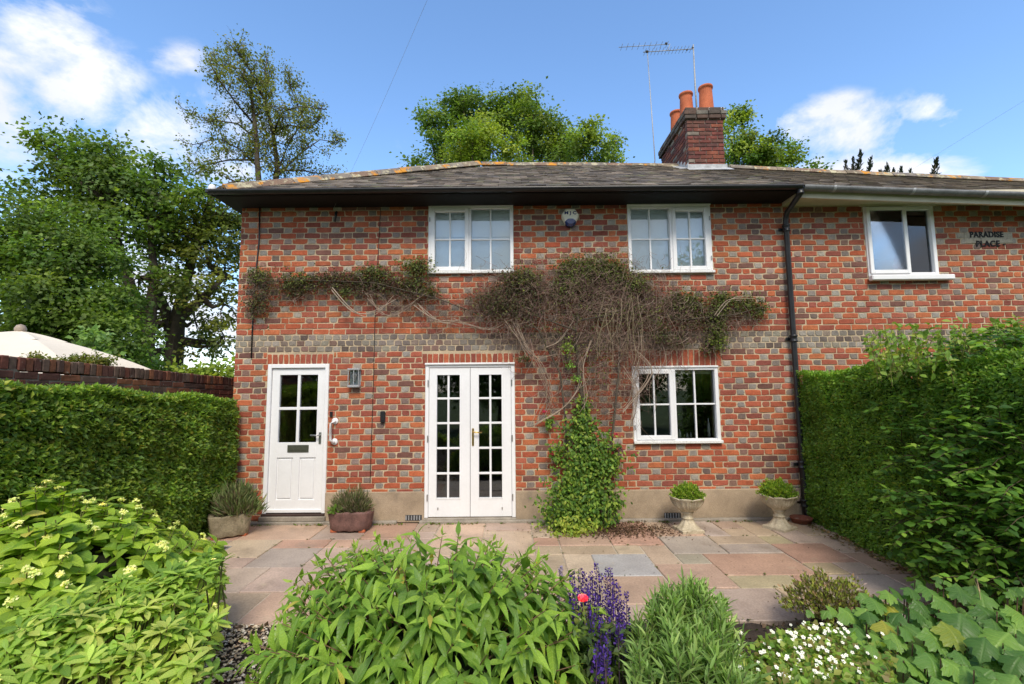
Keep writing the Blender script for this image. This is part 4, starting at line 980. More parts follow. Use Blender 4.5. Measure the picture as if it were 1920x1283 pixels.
# tall sparse tree behind the cottage
def sparse_tree():
    D=23.0; base=at(505,700,D); base[2]=-.1
    t=thing('sparse_tree','tall half bare tree rising behind the left end of the cottage roof','tree',tuple(base))
    br=MB(); L=Leaves(); R=random.Random(21); tips=[]
    def P(px,py,dd=0): return at(px,py,D+dd)
    stems=[[(500,700),(490,400),(482,300),(478,230),(470,170),(455,130),(392,118)],[(508,700),(512,400),(520,310),(512,250),(500,200),(497,150),(500,112)],[(520,320),(545,262),(570,225),(545,165),(541,140)],[(520,330),(560,290),(600,262),(635,268)],[(480,310),(450,280),(410,260),(360,272)],[(478,235),(440,190),(410,150),(395,120)],[(512,250),(530,210),(560,200),(610,205)],[(483,300),(430,300),(380,310),(350,330)],[(520,320),(570,320),(640,335)],[(480,260),(445,232),(400,225),(355,215)],[(500,200),(480,150),(455,110),(447,100)],[(512,250),(540,235),(580,240),(600,225)]]
    def rec(p,d,l,r,lv):
        n=4; pts=[p]; q=p
        for i in range(n):
            d=unit(d+rng.normal(size=3)*.28+np.array([0,0,.06])); q=q+d*l/n; pts.append(q)
        br.tube([tuple(x) for x in pts],[r*(1-.6*i/n) for i in range(n+1)],4,(1,1,1),False)
        tips.append((q,lv)); tips.append((pts[2],lv))
        if lv<3:
            for _ in range(3 if lv<2 else 2):
                k=R.randrange(1,n+1); rec(pts[k],unit(d+rng.normal(size=3)*.75),l*R.uniform(.5,.75),r*.5,lv+1)
    for si,s in enumerate(stems):
        dd=R.uniform(-2,2) if si>1 else (-.3,.4)[si]
        pts=[P(a,b_,dd*min(1,i/2)) for i,(a,b_) in enumerate(s)]; n=len(pts); r0=.18 if si<2 else .06
        br.tube([tuple(x) for x in pts],[max(r0*(1-.9*i/(n-1)),.02) for i in range(n)],8 if si<2 else 6)
        for i in range(1 if si>1 else 2,n):
            m=9 if si<2 else 6
            for _ in range(m):
                k=R.random(); p=pts[i-1]*(1-k)+pts[i]*k; dr=unit(rng.normal(size=3)*np.array([1,1,.6])+np.array([0,0,.35])+unit(pts[i]-pts[i-1])*.4)
                rec(p,dr,R.uniform(.5,1.25)*(1-.35*(i/(n-1))),.026,1)
    for q,lv in tips:
        if R.random()<.5:
            k=R.randrange(3,9); s=.15
            L.add(q+rng.normal(size=(k,3))*s,rdir(k)+np.array([0,0,-.3]),unit(rdir(k)+np.array([0,-.3,.9])),rng.uniform(.07,.15,k),cvar(k,[(.14,.165,.03),(.11,.135,.028),(.18,.18,.035),(.09,.115,.025)]))
    L.build('crown',T_round,M['leaf'],t); br.build('trunk',M['bark'],t)
sparse_tree()
tree('broadleaf_tree','dark green tree top behind the ridge, left of the lime green tree',30,
 [(870,185,26),(850,205,26),(885,215,30),(822,235,22),(835,265,34),(810,220,14),(845,300,34),(910,200,20),(800,215,12,.6)],(860,720),GM,.16,ncl=15,lpc=85,cr=.55,trunk_r=.35)
tree('broadleaf_tree','small twiggy tree top just above the hip of the roof, left of the dark tree',30,
 [(780,300,15,.8),(798,308,14,.8),(770,310,10,.5)],(785,720),GM,.2,ncl=14,lpc=36,cr=.5,trunk_r=.15)
tree('lime_tree','bright lime green round tree in the middle above the ridge',24,
 [(885,255,34),(905,240,24),(925,280,36),(860,285,28),(960,290,34),(895,300,34),(860,262,18)],(900,720),GL,.13,ncl=23,lpc=85,cr=.40,trunk_r=.3)
tree('broadleaf_tree','large green tree with the tallest point right of the lime green tree',30,
 [(988,190,24),(960,210,30),(1000,215,30),(930,195,16,.8),(975,245,42),(1020,250,36),(1050,262,30),(1010,285,46),(1055,295,36),(940,225,24),(1070,285,18)],(1000,720),GM+GL[:2],.155,ncl=16,lpc=88,cr=.54,trunk_r=.35)
tree('broadleaf_tree','green tree top nearest the left side of the chimney',27,
 [(1105,245,20),(1120,265,26),(1095,275,24),(1140,285,22),(1150,300,18),(1110,300,30),(1155,262,8,.6)],(1110,720),GM+GL[:1],.15,ncl=17,lpc=80,cr=.46,trunk_r=.25)
tree('broadleaf_tree','bright green tree immediately right of the chimney stack',24,
 [(1375,225,18),(1390,218,12),(1372,262,30),(1405,285,30),(1435,275,24),(1462,285,24),(1445,305,30),(1390,310,34),(1480,300,14)],(1410,720),GL+GM,.13,ncl=23,lpc=85,cr=.40,trunk_r=.25)
tree('broadleaf_tree','tiny leafy tree tip above the ridge between the bright tree and the dark conifer',24,
 [(1530,308,9,.8),(1520,318,8,.6),(1545,318,9,.7)],(1530,720),GD,.14,ncl=14,lpc=24,cr=.3,trunk_r=.08)
def conifer():
    D=26; base=at(1650,700,D); base[2]=-.1
    t=thing('conifer_tree','very dark conifer with upswept spiky tips above the right hand roof','tree',tuple(base)); br=MB(); L=Leaves()
    hub=at(1660,420,D); br.tube([tuple(base),tuple(hub)],[.3,.18],8)
    for (x,y,bx,w_) in ((1614,285,1603,1.0),(1586,304,1588,.6),(1634,296,1622,.7),(1664,310,1660,.8),(1676,320,1678,.5),(1690,318,1682,.6),(1708,322,1700,.4),(1757,300,1744,1.0),(1600,300,1598,.7),(1650,322,1650,.6)):
        a=at(bx,372,D); b_=at(x,y,D); m=(a+b_)/2+np.array([-.15,0,-.1]); 
        br.tube([tuple(hub),tuple(a),tuple(m),tuple(b_)],[.1,.06,.05,.012],5)
        n=int(300*w_)
        k=rng.random(n)[:,None]; p=a*(1-k)+b_*k; rr=(.34*w_*(1-k)+.05); off=rng.normal(size=(n,3))*rr*.6
        L.add(p+off*.5,unit(off+np.array([0,0,.25])),rdir(n),rng.uniform(.16,.30,n),cvar(n,[(.012,.02,.012),(.018,.026,.014)]))
    L.build('crown',[tmpl_diamond(.14)],M['leafdry'],t); br.build('trunk',M['bark'],t)
conifer()
# ------------------------------------------------------------------ garden wall with parasol
wallx=-4.72
gw=thing('garden_wall','old dark brick garden wall behind the clipped left hedge','wall',(wallx,6,0))
def wtop(y): return 2.12-.037*(y-4.2)
s=MB(); 
for i in range(8):
    ya,yb=2.2+i*1.1,2.2+(i+1)*1.1; s.box(wallx-.105,wallx+.105,ya,yb-.0,-.1,wtop(yb)-.12)
s.build('wall_core',M['old_mortar'],gw)
OWC=[(.16,.06,.045),(.12,.055,.045),(.20,.08,.05),(.10,.06,.05),(.24,.10,.055),(.15,.10,.08)]
y=2.4; i=0
while y<10.8:                       # brick on edge coping
    z=wtop(y)-.065; obrick(gw,(wallx+rnd.uniform(-.006,.006),y+.034,z+rnd.uniform(-.006,.004)),.225,.066,.125,rnd,rnd.choice(OWC),M['old_brick']); y+=.076
rest=MB()
for k in range(1,24):
    y=2.2+(.11 if k%2 else 0)
    while y<10.8:
        z=wtop(y)-.135-.0775*k+.035
        if z>0:
            if k<=2 and 3.5<y<9.2: obrick(gw,(wallx+.075,y+.11,z),.075,.215,.066,rnd,rnd.choice(OWC),M['old_brick'])
            else: rest.box(wallx+.03,wallx+.112,y,y+.215,z-.033,z+.033,rnd.choice(OWC))
        y+=.227
o=rest.build('brickwork',M['old_brick'],gw); o['kind']='stuff'
# moss and creeper on the wall top
cp=thing('wall_creeper','thin green creeper trailing over the top of the garden wall beneath the parasol','creeper',tuple(at(110,690,5.2)))
L=Leaves(); br=MB()
for i in range(26):
    px=rnd.uniform(45,195); a=at(px,668+px*.09+rnd.uniform(-10,8),5.1+px*.002); pts=[a]
    for q in range(5): pts.append(pts[-1]+np.array([rnd.uniform(-.02,.05),rnd.uniform(-.02,.06),rnd.uniform(-.03,.03)]))
    br.tube([tuple(x) for x in pts],.003,4,(.2,.16,.08),False)
    for x in pts:
        k=12; L.add(x+rng.normal(size=(k,3))*np.array([.03,.03,.018]),rdir(k),unit(rdir(k)+np.array([0,0,1.3])),rng.uniform(.025,.05,k),cvar(k,[(.14,.17,.04),(.10,.13,.035),(.17,.17,.05)]))
L.build('foliage',T_dia,M['leaf'],cp); br.build('stem',M['twig'],cp)
# parasol
ap=at(38,622,7.4)
pz=thing('parasol','large cream patio parasol with a rounded finial, seen over the garden wall','parasol',(ap[0],ap[1],0))
n=8; R_=2.35; drop=.78; vs=[]
def canopy(mb,r0,r1,zt,dr,th=.004):
    rows=10; vs=[]
    for j in range(rows+1):
        t=j/rows; r=r0+(r1-r0)*t
        for k in range(n*6):
            a=2*math.pi*k/(n*6)+.3; f=abs(((k%6)/6)-0.0); sag=math.sin((k%6)/6*math.pi)
            rr=r*(math.cos(math.pi/n)/math.cos(((k%6)/6-.5)*2*math.pi/n)); z=zt-dr*(t*1.02-.10*math.sin(t*math.pi))-.035*sag*t
            vs.append((ap[0]+rr*math.cos(a),ap[1]+rr*math.sin(a),z))
    m=n*6; mb.add(vs,[(j*m+k,j*m+(k+1)%m,(j+1)*m+(k+1)%m,(j+1)*m+k) for j in range(rows) for k in range(m)],(1,1,1),False)
s=MB(); canopy(s,.28,R_,ap[2]-.07,drop); s.build('canopy',M['canvas'],pz)
s=MB(); canopy(s,.02,.62,ap[2]+.01,.16); s.build('vent_cap',M['canvas'],pz)
s=MB(); s.lathe([(0,.12),(.05,.10),(.075,.05),(.07,.0),(.04,-.02)],tuple(ap),16); s.build('finial',stained('wood_finial',(.35,.28,.22),.6),pz)
s=MB(); s.tube([(ap[0],ap[1],0),(ap[0],ap[1],ap[2])],.03,10); s.build('pole',stained('wood_pole',(.25,.16,.09),.6),pz)
for k in range(8):
    a=2*math.pi*k/8+.3; s=MB(); s.tube([(ap[0],ap[1],ap[2]-.1),(ap[0]+R_*.98*math.cos(a),ap[1]+R_*.98*math.sin(a),ap[2]-.07-drop-.02)],.012,5); s.build('rib',M['cream'],pz)
# ------------------------------------------------------------------ hedges
def hedge(name,label,x0,x1,y0,y1,ztop,face,ls,cols,dens,round_=.22,tm=None,bump=.05,sprig=0,matn='leaf',xface=None):
    """box hedge with rounded top edge; face=+1: the garden side is x1, -1: x0.  ztop(y); xface(y,z)->x of the face"""
    t=thing(name,label,'hedge',((x0+x1)/2,(y0+y1)/2,0)); L=Leaves()
    xf=xface or (lambda y,z:(x1 if face>0 else x0)+0*y)
    A=int((y1-y0)*2.0*dens); y=rng.uniform(y0,y1,A); z=rng.uniform(0,1,A)*ztop(y)
    zt=ztop(y); rr=round_; dz=np.clip((z-(zt-rr))/rr,0,1); inset=rr*(1-np.sqrt(np.clip(1-dz**2,0,1)))
    lump=bump*(np.sin(y*5.1+z*3.7)*np.sin(z*6.3-y*2.1)+.6*np.sin(y*13+z*9)*np.sin(z*15-y*7))
    dep=np.abs(rng.normal(size=A))*.034-.02
    x=xf(y,z)-face*(inset+dep)+face*lump
    N=np.stack([face*np.ones(A)*(1-dz*.7),np.zeros(A),dz*1.0+.15],1)
    L.add(np.stack([x,y,z],1),unit(rng.normal(size=(A,3))*.8+N*.7+np.array([0,0,-.1])),unit(N+rng.normal(size=(A,3))*.6+np.array([0,0,.5])),ls*rng.uniform(.6,1.35,A),cvar(A,cols,.25)*(1+2.0*lump[:,None]))
    B=int((y1-y0)*(x1-x0)*dens); y=rng.uniform(y0,y1,B); x=rng.uniform(x0,x1,B); z=ztop(y)-np.abs(rng.normal(size=B))*.04+bump*.6*np.sin(x*7+y*5)+.02
    L.add(np.stack([x,y,z],1),unit(rng.normal(size=(B,3))*.9+np.array([0,0,.4])),unit(rng.normal(size=(B,3))*.5+np.array([0,0,1])),ls*rng.uniform(.6,1.35,B),cvar(B,cols,.25)*1.1)
    E_=int((x1-x0)*ztop(np.array([y0]))[0]*dens*.6)
    for yy,dy in ((y0,-1),(y1,1)):
        x=rng.uniform(x0,x1,E_); z=rng.uniform(0,1,E_)*ztop(np.full(E_,yy)); 
        L.add(np.stack([x,yy+rng.normal(size=E_)*.03,z],1),rdir(E_),unit(rdir(E_)*.7+np.array([0,dy,.4])),ls*rng.uniform(.6,1.35,E_),cvar(E_,cols,.25))
    for i in range(len(L.P)):
        p=L.P[i]; v=np.sin(p[:,1]*2.3+p[:,2]*1.7+1)*np.sin(p[:,2]*3.1-p[:,1]*1.3)+.7*np.sin(p[:,1]*6.1+2)*np.sin(p[:,2]*5.3+p[:,0]*4)
        L.Cc[i]=L.Cc[i]*(1+.16*v)[:,None]*np.array([1,1,1])+np.where(rng.random((len(p),1))<.035+.03*(v[:,None]>1.0),1.0,0.0)*np.array([.10,.03,.015])
    L.build('foliage',tm or T_dia,M[matn],t)
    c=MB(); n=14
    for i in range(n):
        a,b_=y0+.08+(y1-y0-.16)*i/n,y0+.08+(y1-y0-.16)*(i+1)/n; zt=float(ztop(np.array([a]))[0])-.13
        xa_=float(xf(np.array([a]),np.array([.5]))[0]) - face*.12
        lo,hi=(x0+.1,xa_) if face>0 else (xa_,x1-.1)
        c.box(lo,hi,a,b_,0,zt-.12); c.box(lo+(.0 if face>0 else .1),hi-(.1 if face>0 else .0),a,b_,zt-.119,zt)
    c.build('core_filler',M['core'],t)  # solid dark boxes added inside the hedge to block light
    st=MB()
    for i in range(int((y1-y0)*3)):
        yy=y0+.1+i/3; xx=float(xf(np.array([yy]),np.array([.1]))[0])-face*.18; st.tube([(xx,yy,-.05),(xx+.02,yy,.5)],.018,5)
    st.build('stem',M['bark'],t); return t
HG=[(.125,.215,.034),(.09,.165,.03),(.165,.26,.04),(.11,.185,.045),(.20,.27,.05)]
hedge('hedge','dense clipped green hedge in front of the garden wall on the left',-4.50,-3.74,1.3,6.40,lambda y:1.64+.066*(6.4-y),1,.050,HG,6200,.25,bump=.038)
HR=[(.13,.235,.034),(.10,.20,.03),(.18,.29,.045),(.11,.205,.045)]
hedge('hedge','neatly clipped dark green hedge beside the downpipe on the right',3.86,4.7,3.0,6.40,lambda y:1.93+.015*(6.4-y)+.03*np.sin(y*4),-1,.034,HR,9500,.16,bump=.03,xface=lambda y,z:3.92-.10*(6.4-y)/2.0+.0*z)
# loose shrub overgrowing the near end of that hedge
def loose_shrub():
    t=thing('loose_shrub','tall unclipped shrub with larger leaves spilling over the right hand hedge','shrub',(4.3,3.5,0))
    L=Leaves(); st=MB(); R=random.Random(9)
    blobs=[(1680,720,40,5.1),(1760,690,40,4.8),(1840,690,50,4.5),(1910,670,50,4.2),(1700,760,40,4.9),(1790,740,70,4.4),(1870,720,80,4.1),(1740,860,60,4.5),(1830,860,80,4.0),(1900,830,90,3.8),(1730,960,50,4.4),(1800,980,80,4.0),(1890,970,90,3.7),(1860,1070,70,3.7),(1930,1080,80,3.5),(1760,1060,36,4.1),(1960,720,90,3.8),(1980,900,120,3.5),(1900,680,40,4.3),(1820,680,30,4.6)]
    for (px,py,rp,D) in blobs:
        c=at(px,py,D); r=rp*pxm(D); n=int(55*(rp/70)**2)+8
        P,d=ellipsoid_pts(c,(r,r,r),n,.45)
        for q in range(n):
            out=unit(d[q]*.6+np.array([-.55,-.45,.25])+rng.normal(size=3)*.3); k=R.randrange(6,13); l=R.uniform(.12,.30)
            p0=P[q]; tt=np.linspace(0,1,k); pts=p0+out*l*tt[:,None]+np.array([0,0,-.04])*tt[:,None]**2
            st.tube([tuple(p0-out*.1),tuple(p0+out*l*.5),tuple(pts[-1])],[.0035,.003,.0015],4,(.10,.07,.04),False)
            side=unit(np.cross(out,[0,0,1])); sg=np.where(np.arange(k)%2,1,-1)[:,None]
            L.add(pts,unit(side*sg*.9+out*.6+rng.normal(size=(k,3))*.2+np.array([0,0,-.15])),unit(np.array([0,-.2,1])+rng.normal(size=(k,3))*.35),rng.uniform(.045,.085,k),cvar(k,[(.085,.19,.028),(.065,.155,.025),(.12,.245,.035),(.17,.30,.045)] if tt[-1]*R.random()>.35 else [(.035,.09,.018),(.045,.11,.02)],.2))
    # upright shoots along the top
    for i in range(150):
        px=R.uniform(1640,1960); D=R.uniform(3.9,5.2); top=640-(px-1640)*.06+R.uniform(-34,26); p0=at(px,top+70,D); h=70*pxm(D)
        out=unit(np.array([R.uniform(-.5,.4),R.uniform(-.4,.2),1.0])); k=R.randrange(7,13); tt=np.linspace(.1,1,k); pts=p0+out*h*tt[:,None]
        st.tube([tuple(p0),tuple(pts[-1])],[.003,.0015],4,(.16,.15,.05),False)
        L.add(pts,unit(rng.normal(size=(k,3))+out*.4+np.array([0,0,-.1])),unit(np.array([0,-.2,1])+rng.normal(size=(k,3))*.35),rng.uniform(.045,.075,k),cvar(k,[(.17,.27,.05),(.12,.21,.04),(.22,.28,.06),(.10,.19,.03)],.2))
    pal=[(.085,.19,.028),(.065,.155,.025),(.12,.245,.035),(.17,.30,.045),(.035,.09,.018),(.17,.27,.05)]
    leaves_split(L,290,'leaf','foliage',[tmpl_leaf(3,.33,.42,.1,.15),tmpl_leaf(3,.30,.45,.16,.3)],M['leafv'],t,pal)
    st.build('stem',M['twig'],t)
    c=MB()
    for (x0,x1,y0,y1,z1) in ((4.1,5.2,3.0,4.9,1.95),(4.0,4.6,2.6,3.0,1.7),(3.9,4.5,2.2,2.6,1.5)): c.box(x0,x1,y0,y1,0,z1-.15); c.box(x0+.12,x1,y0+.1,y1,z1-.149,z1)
    c.build('core_filler',M['core'],t)  # solid dark boxes added within the shrub so no light passes through
loose_shrub()
# leaf litter at the foot of the right hedge and beneath the climber
L=Leaves(); n=420; y=rng.uniform(3.9,6.35,n); x=3.80-.06*(6.4-y)/2-np.abs(rng.normal(size=n))*.07+.03
L.add(np.stack([x,y,np.full(n,.012)+rng.random(n)*.02],1),rdir(n)*np.array([1,1,.2]),unit(rdir(n)*.4+np.array([0,0,1])),rng.uniform(.02,.05,n),cvar(n,[(.13,.08,.04),(.08,.05,.03),(.22,.15,.08),(.10,.12,.04)]))
o=L.build('leaf_litter',T_round,M['leafdry'],None); o['kind']='stuff'
L=Leaves(); n=2600; x=1.30+rng.normal(size=n)*.38; y=6.05+rng.normal(size=n)*.17; k=(y<6.42)&(y>5.2)
P=np.stack([x,y,.006+rng.random(n)*.025],1)[k]; n=len(P)
L.add(P,rdir(n)*np.array([1,1,.25]),unit(rdir(n)*.5+np.array([0,0,1])),rng.uniform(.012,.034,n),cvar(n,[(.06,.035,.025),(.09,.05,.035),(.04,.025,.02),(.12,.08,.055)]))
o=L.build('dead_leaf_debris',T_round,M['leafdry'],None); o['kind']='stuff'
L=Leaves(); n=160; x=rng.uniform(-1.8,3.6,n); y=rng.uniform(3.8,6.4,n)
L.add(np.stack([x,y,np.full(n,.010)],1),rdir(n)*np.array([1,1,.2]),unit(rdir(n)*.3+np.array([0,0,1])),rng.uniform(.008,.022,n),cvar(n,[(.05,.03,.02),(.09,.06,.04)]))
o=L.build('fallen_bits',T_round,M['leafdry'],None); o['kind']='stuff'
# ------------------------------------------------------------------ climber on the wall
def climber():
    t=thing('wall_climber','straggly climber of dead grey-brown stems with patches of dark leaves spread over the cottage wall','climbing plant',(1.1,6.3,0))
    R=random.Random(31); tw=MB(); stem=MB(); L=Leaves()
    TW=[(.30,.20,.155),(.22,.14,.115),(.36,.27,.215),(.16,.09,.08),(.26,.19,.13)]
    def w(px,py,out=.1): p=at(px,py,YW-out); return p
    def strand(px,py,out,ang,l,curl,r,cols=TW,seg=7,grav=.25):
        p=w(px,py,out); a=ang; pts=[p.copy()]; c=R.uniform(-curl,curl)
        yo=0
        for i in range(seg):
            a+=c+R.uniform(-.28,.28); p=p+np.array([math.cos(a)*l/seg,R.uniform(-.018,.018),math.sin(a)*l/seg-grav*l/seg*(i/seg)])
            p[1]=min(max(p[1],YW-.34),YW-.02); pts.append(p.copy())
        tw.tube([tuple(q) for q in pts],[r*(1-.5*i/seg) for i in range(seg+1)],3,R.choice(cols),False); return pts
    # dense twig masses: (cx,cy,rx,ry,n,outmax)
    mass=[(640,525,160,18,90,.09),(485,540,22,45,80,.12),(560,545,50,25,60,.1),(700,545,70,30,120,.14),(770,560,60,35,120,.14),(830,590,45,25,80,.12),
          (930,565,70,50,520,.2),(1000,540,60,50,420,.24),(1080,540,80,60,620,.28),(1160,550,80,60,620,.28),(1230,570,70,55,420,.22),(1310,600,70,45,260,.16),(1380,590,50,25,120,.12),
          (980,620,60,40,160,.16),(1080,630,80,50,300,.2),(1160,640,70,50,360,.22),(1240,640,50,35,140,.14),(1050,720,50,60,110,.14),(1130,730,60,60,220,.16),(1180,700,40,70,120,.12)]
    for cx,cy,rx,ry,n,om in mass:
        for _ in range(int(n*1.5)):
            u,v=R.gauss(0,.5),R.gauss(0,.5); strand(cx+u*rx,cy+v*ry,R.uniform(.02,om),R.choice([R.uniform(-2.6,-.6),R.uniform(0,6.28),R.uniform(0,6.28)]),R.uniform(.10,.34),.55,R.uniform(.0016,.0032),seg=5)
    # long looping pale canes
    def cane(pts,r,out=.16,col=(.36,.28,.21),jit=3):
        P=[w(a+R.uniform(-jit,jit),b_+R.uniform(-jit,jit),out+.03*math.sin(i*1.3)) for i,(a,b_) in enumerate(pts)]
        # catmull
        Q=[]
        for i in range(len(P)-1):
            p0=P[max(i-1,0)];p1=P[i];p2=P[i+1];p3=P[min(i+2,len(P)-1)]
            for k in range(5):
                s=k/5; Q.append(.5*((2*p1)+(-p0+p2)*s+(2*p0-5*p1+4*p2-p3)*s*s+(-p0+3*p1-3*p2+p3)*s**3))
        Q.append(P[-1]); tw.tube([tuple(q) for q in Q],[r*(1-.4*i/len(Q)) for i in range(len(Q))],5,col,False)
    canes=[[(850,600),(880,612),(920,622),(960,600),(1000,575)],[(950,600),(975,640),(1000,668),(1040,668),(1075,665)],[(965,605),(985,650),(1015,690),(1030,740),(1010,790)],[(970,600),(990,660),(1010,700),(1040,760)],
           [(955,610),(1000,660),(1020,700),(1030,730),(1015,770),(1000,800)],[(1025,650),(1050,640),(1075,600)],[(780,570),(820,600),(860,605)],[(620,545),(660,580),(700,590),(740,560)],[(690,555),(720,590),(760,580),(800,545)],
           [(1090,560),(1130,580),(1170,560)],[(1110,640),(1090,690),(1100,740),(1090,780)],[(1185,560),(1200,640),(1190,700),(1180,760),(1140,780)],[(1100,620),(1120,570),(1180,580),(1230,570)],[(1340,590),(1370,560),(1410,560)],
           [(1000,800),(1060,760),(1090,700),(1080,640)],[(1170,770),(1220,700),(1190,660)],[(1180,800),(1190,740),(1170,690)]]
    for c in canes:
        for q in range(3): cane(c,R.uniform(.0035,.0065),R.uniform(.06,.2),R.choice([(.36,.28,.21),(.28,.21,.16),(.40,.32,.25)]),6)
    for _ in range(46):
        x=R.uniform(960,1250); y=R.uniform(520,640); c=[(x,y)]
        for k in range(4): x+=R.uniform(-22,22); y+=R.uniform(18,48); c.append((x,y))
        cane(c,R.uniform(.002,.0042),R.uniform(.05,.24),R.choice(TW),2)
    for _ in range(24):
        x=R.uniform(1120,1215); y=R.uniform(545,600); c=[(x,y)]; dx=R.uniform(-9,6)
        for k in range(4): x+=dx+R.uniform(-9,9); y+=R.uniform(14,34); c.append((x,y))
        cane(c,.0026,R.uniform(.16,.3),R.choice([(.36,.31,.17),(.32,.26,.17),(.27,.22,.13)]),2)
    # woody stems from the ground
    def g3(px,py,out): q=w(px,py,out); return tuple(q)
    for k,(pts,r) in enumerate((([(1130,985),(1118,900),(1100,800),(1085,700),(1080,620),(1090,540)],.035),([(1140,985),(1140,900),(1150,800),(1160,700),(1165,600)],.022),([(1075,985),(1060,900),(1062,800),(1050,700),(1010,620),(960,580)],.02),
        ([(1080,620),(1000,590),(900,590),(820,560),(700,530),(560,525),(480,530)],.012),([(1090,600),(1180,585),(1280,600),(1380,590),(1430,575)],.012),([(1140,975),(1165,985),(1178,990)],.03))):
        stem.tube([g3(a,b_,.14 if i else .30) for i,(a,b_) in enumerate(pts)],[r*(1-.6*i/(len(pts)-1)) for i in range(len(pts))],8,(1,1,1))
    # leaves
    DK=[(.05,.055,.026),(.04,.042,.024),(.065,.065,.028),(.085,.05,.042),(.07,.04,.04),(.08,.085,.03)]
    OL=[(.085,.11,.03),(.06,.08,.025),(.12,.14,.04),(.055,.05,.028)]
    LB=[(1080,560,120,42,520,DK),(1190,590,90,40,320,DK),(950,580,60,26,260,DK),(600,530,110,20,420,DK),(700,535,60,22,300,DK),(780,545,40,22,300,DK),(500,535,40,26,120,DK),(490,560,24,34,90,DK),(1310,590,60,30,420,DK),(1080,640,70,40,260,DK),(485,515,22,14,200,OL),(480,570,22,22,260,DK),(560,525,30,14,300,OL),(550,545,22,12,160,DK),(605,520,30,9,160,DK),(650,520,35,12,260,DK),(645,545,16,16,120,OL),(700,510,30,13,340,OL),(690,535,30,10,120,DK),(740,530,30,12,200,DK),(780,500,26,16,460,OL),(775,530,26,12,160,OL),(810,545,14,10,60,OL),
        (920,560,35,20,300,DK),(965,530,30,22,650,DK),(985,520,25,16,420,OL),(940,570,40,20,260,DK),(1000,550,25,22,260,DK),(1080,500,35,20,700,OL),(1130,500,38,20,800,OL),(1060,530,25,24,420,OL),(1160,515,26,20,460,OL),(1195,530,22,16,300,OL),(1120,530,40,18,300,DK),(1205,545,22,14,160,DK),
        (1290,565,26,18,520,OL),(1270,560,20,12,200,OL),(1355,560,22,12,360,OL),(1345,590,20,18,260,OL),(1400,570,30,16,420,OL),(1425,580,16,12,160,OL),(1345,620,16,20,260,OL),(1345,640,18,14,240,GL[:1]+OL),(1240,630,18,16,200,DK),(1270,640,18,12,100,DK),(1330,655,18,8,80,DK),(1310,600,40,20,200,DK),
        (1065,650,12,14,90,[(.20,.30,.05),(.14,.22,.04)]),(1068,683,8,6,40,[(.12,.22,.04)]),(1080,710,10,6,40,[(.12,.22,.04)]),(985,672,14,8,90,DK),(1100,560,60,30,200,OL),(1180,580,50,30,160,OL),(1230,590,40,30,140,OL),(1000,600,60,20,80,DK),(1120,690,30,40,60,OL)]
    for cx,cy,rx,ry,n,cols in LB:
        n=int(n*2.1); uv=rng.normal(size=(n,2))*.58; om=.26 if 900<cx<1250 else .15
        P=np.array([w(cx+a*rx,cy+b_*ry,rng.uniform(.04,om)) for a,b_ in uv])
        L.add(P,unit(rng.normal(size=(n,3))*.7+np.array([0,-.4,-.4])),unit(rng.normal(size=(n,3))*.6+np.array([0,-.7,.7])),rng.uniform(.018,.042,n),cvar(n,cols,.25))
    L.build('foliage',[tmpl_diamond(.27),tmpl_diamond(.34)],M['leafdry'],t)
    o=tw.build('twigs',M['twig'],t); o['kind']='stuff'; stem.build('stem',M['bark'],t)
    # green leafy plant at its foot
    t=thing('leafy_climber','bright green leafy climber growing up the wall from the paving, right of the french doors','climbing plant',(.85,6.1,0)); L=Leaves(); st=MB()
    G1=[(.085,.17,.028),(.06,.13,.022),(.13,.22,.035),(.20,.28,.05),(.045,.10,.02)]; G2=[(.20,.27,.04),(.26,.32,.06),(.14,.22,.035)]
    bl=[(1095,770,16,22,.16,G1,150),(1092,800,30,26,.22,G1,260),(1100,835,48,30,.28,G1,420),(1110,870,50,30,.32,G1,460),(1085,890,42,34,.34,G1,420),(1070,930,46,34,.42,G1,480),(1120,925,40,34,.36,G1,400),(1050,965,36,26,.50,G1,300),(1100,960,46,30,.50,G1,380),(1080,990,44,20,.62,G2,380),(1070,1008,34,12,.72,G2,260),(1040,850,18,20,.2,G1,90),(1145,860,16,26,.2,G1,110),(1150,950,20,26,.28,G1,120),(1130,985,20,14,.4,G1,90),(1098,750,10,10,.14,G2,50),(1030,790,10,10,.14,G1,40),(1150,840,8,8,.2,[(.10,.04,.06)],12)]
    for cx,cy,rx,ry,out,cols,n in bl:
        cx+=R.uniform(-9,9); rx*=.86; n=int(n*1.5); uv=rng.normal(size=(n,2))*.46*(1+.5*rng.random((n,1))); o_=out*(.35+.65*np.sqrt(rng.random(n)))
        P=np.array([at(cx+a*rx,cy+b_*ry,YW-q) for (a,b_),q in zip(uv,o_)])
        L.add(P,unit(rng.normal(size=(n,3))*.6+np.array([0,-.5,-.5])),unit(rng.normal(size=(n,3))*.5+np.array([0,-.7,.8])),rng.uniform(.033,.064,n),cvar(n,cols,.2))
        for k in range(6):
            a=at(cx+R.uniform(-rx,rx)*.5,cy+ry,YW-out*.5); b_=at(cx+R.uniform(-rx,rx),cy-ry,YW-out*R.uniform(.4,.9)); st.tube([tuple(a),tuple((a+b_)/2+rng.normal(size=3)*.03),tuple(b_)],[.005,.004,.002],4,(.13,.09,.05),False)
    leaves_split(L,290,'leaf','foliage',[tmpl_leaf(3,.34,.38,.1,.2),tmpl_leaf(3,.30,.42,.14,.3)],M['leafv'],t,G1+G2)
    st.build('stem',M['twig'],t)
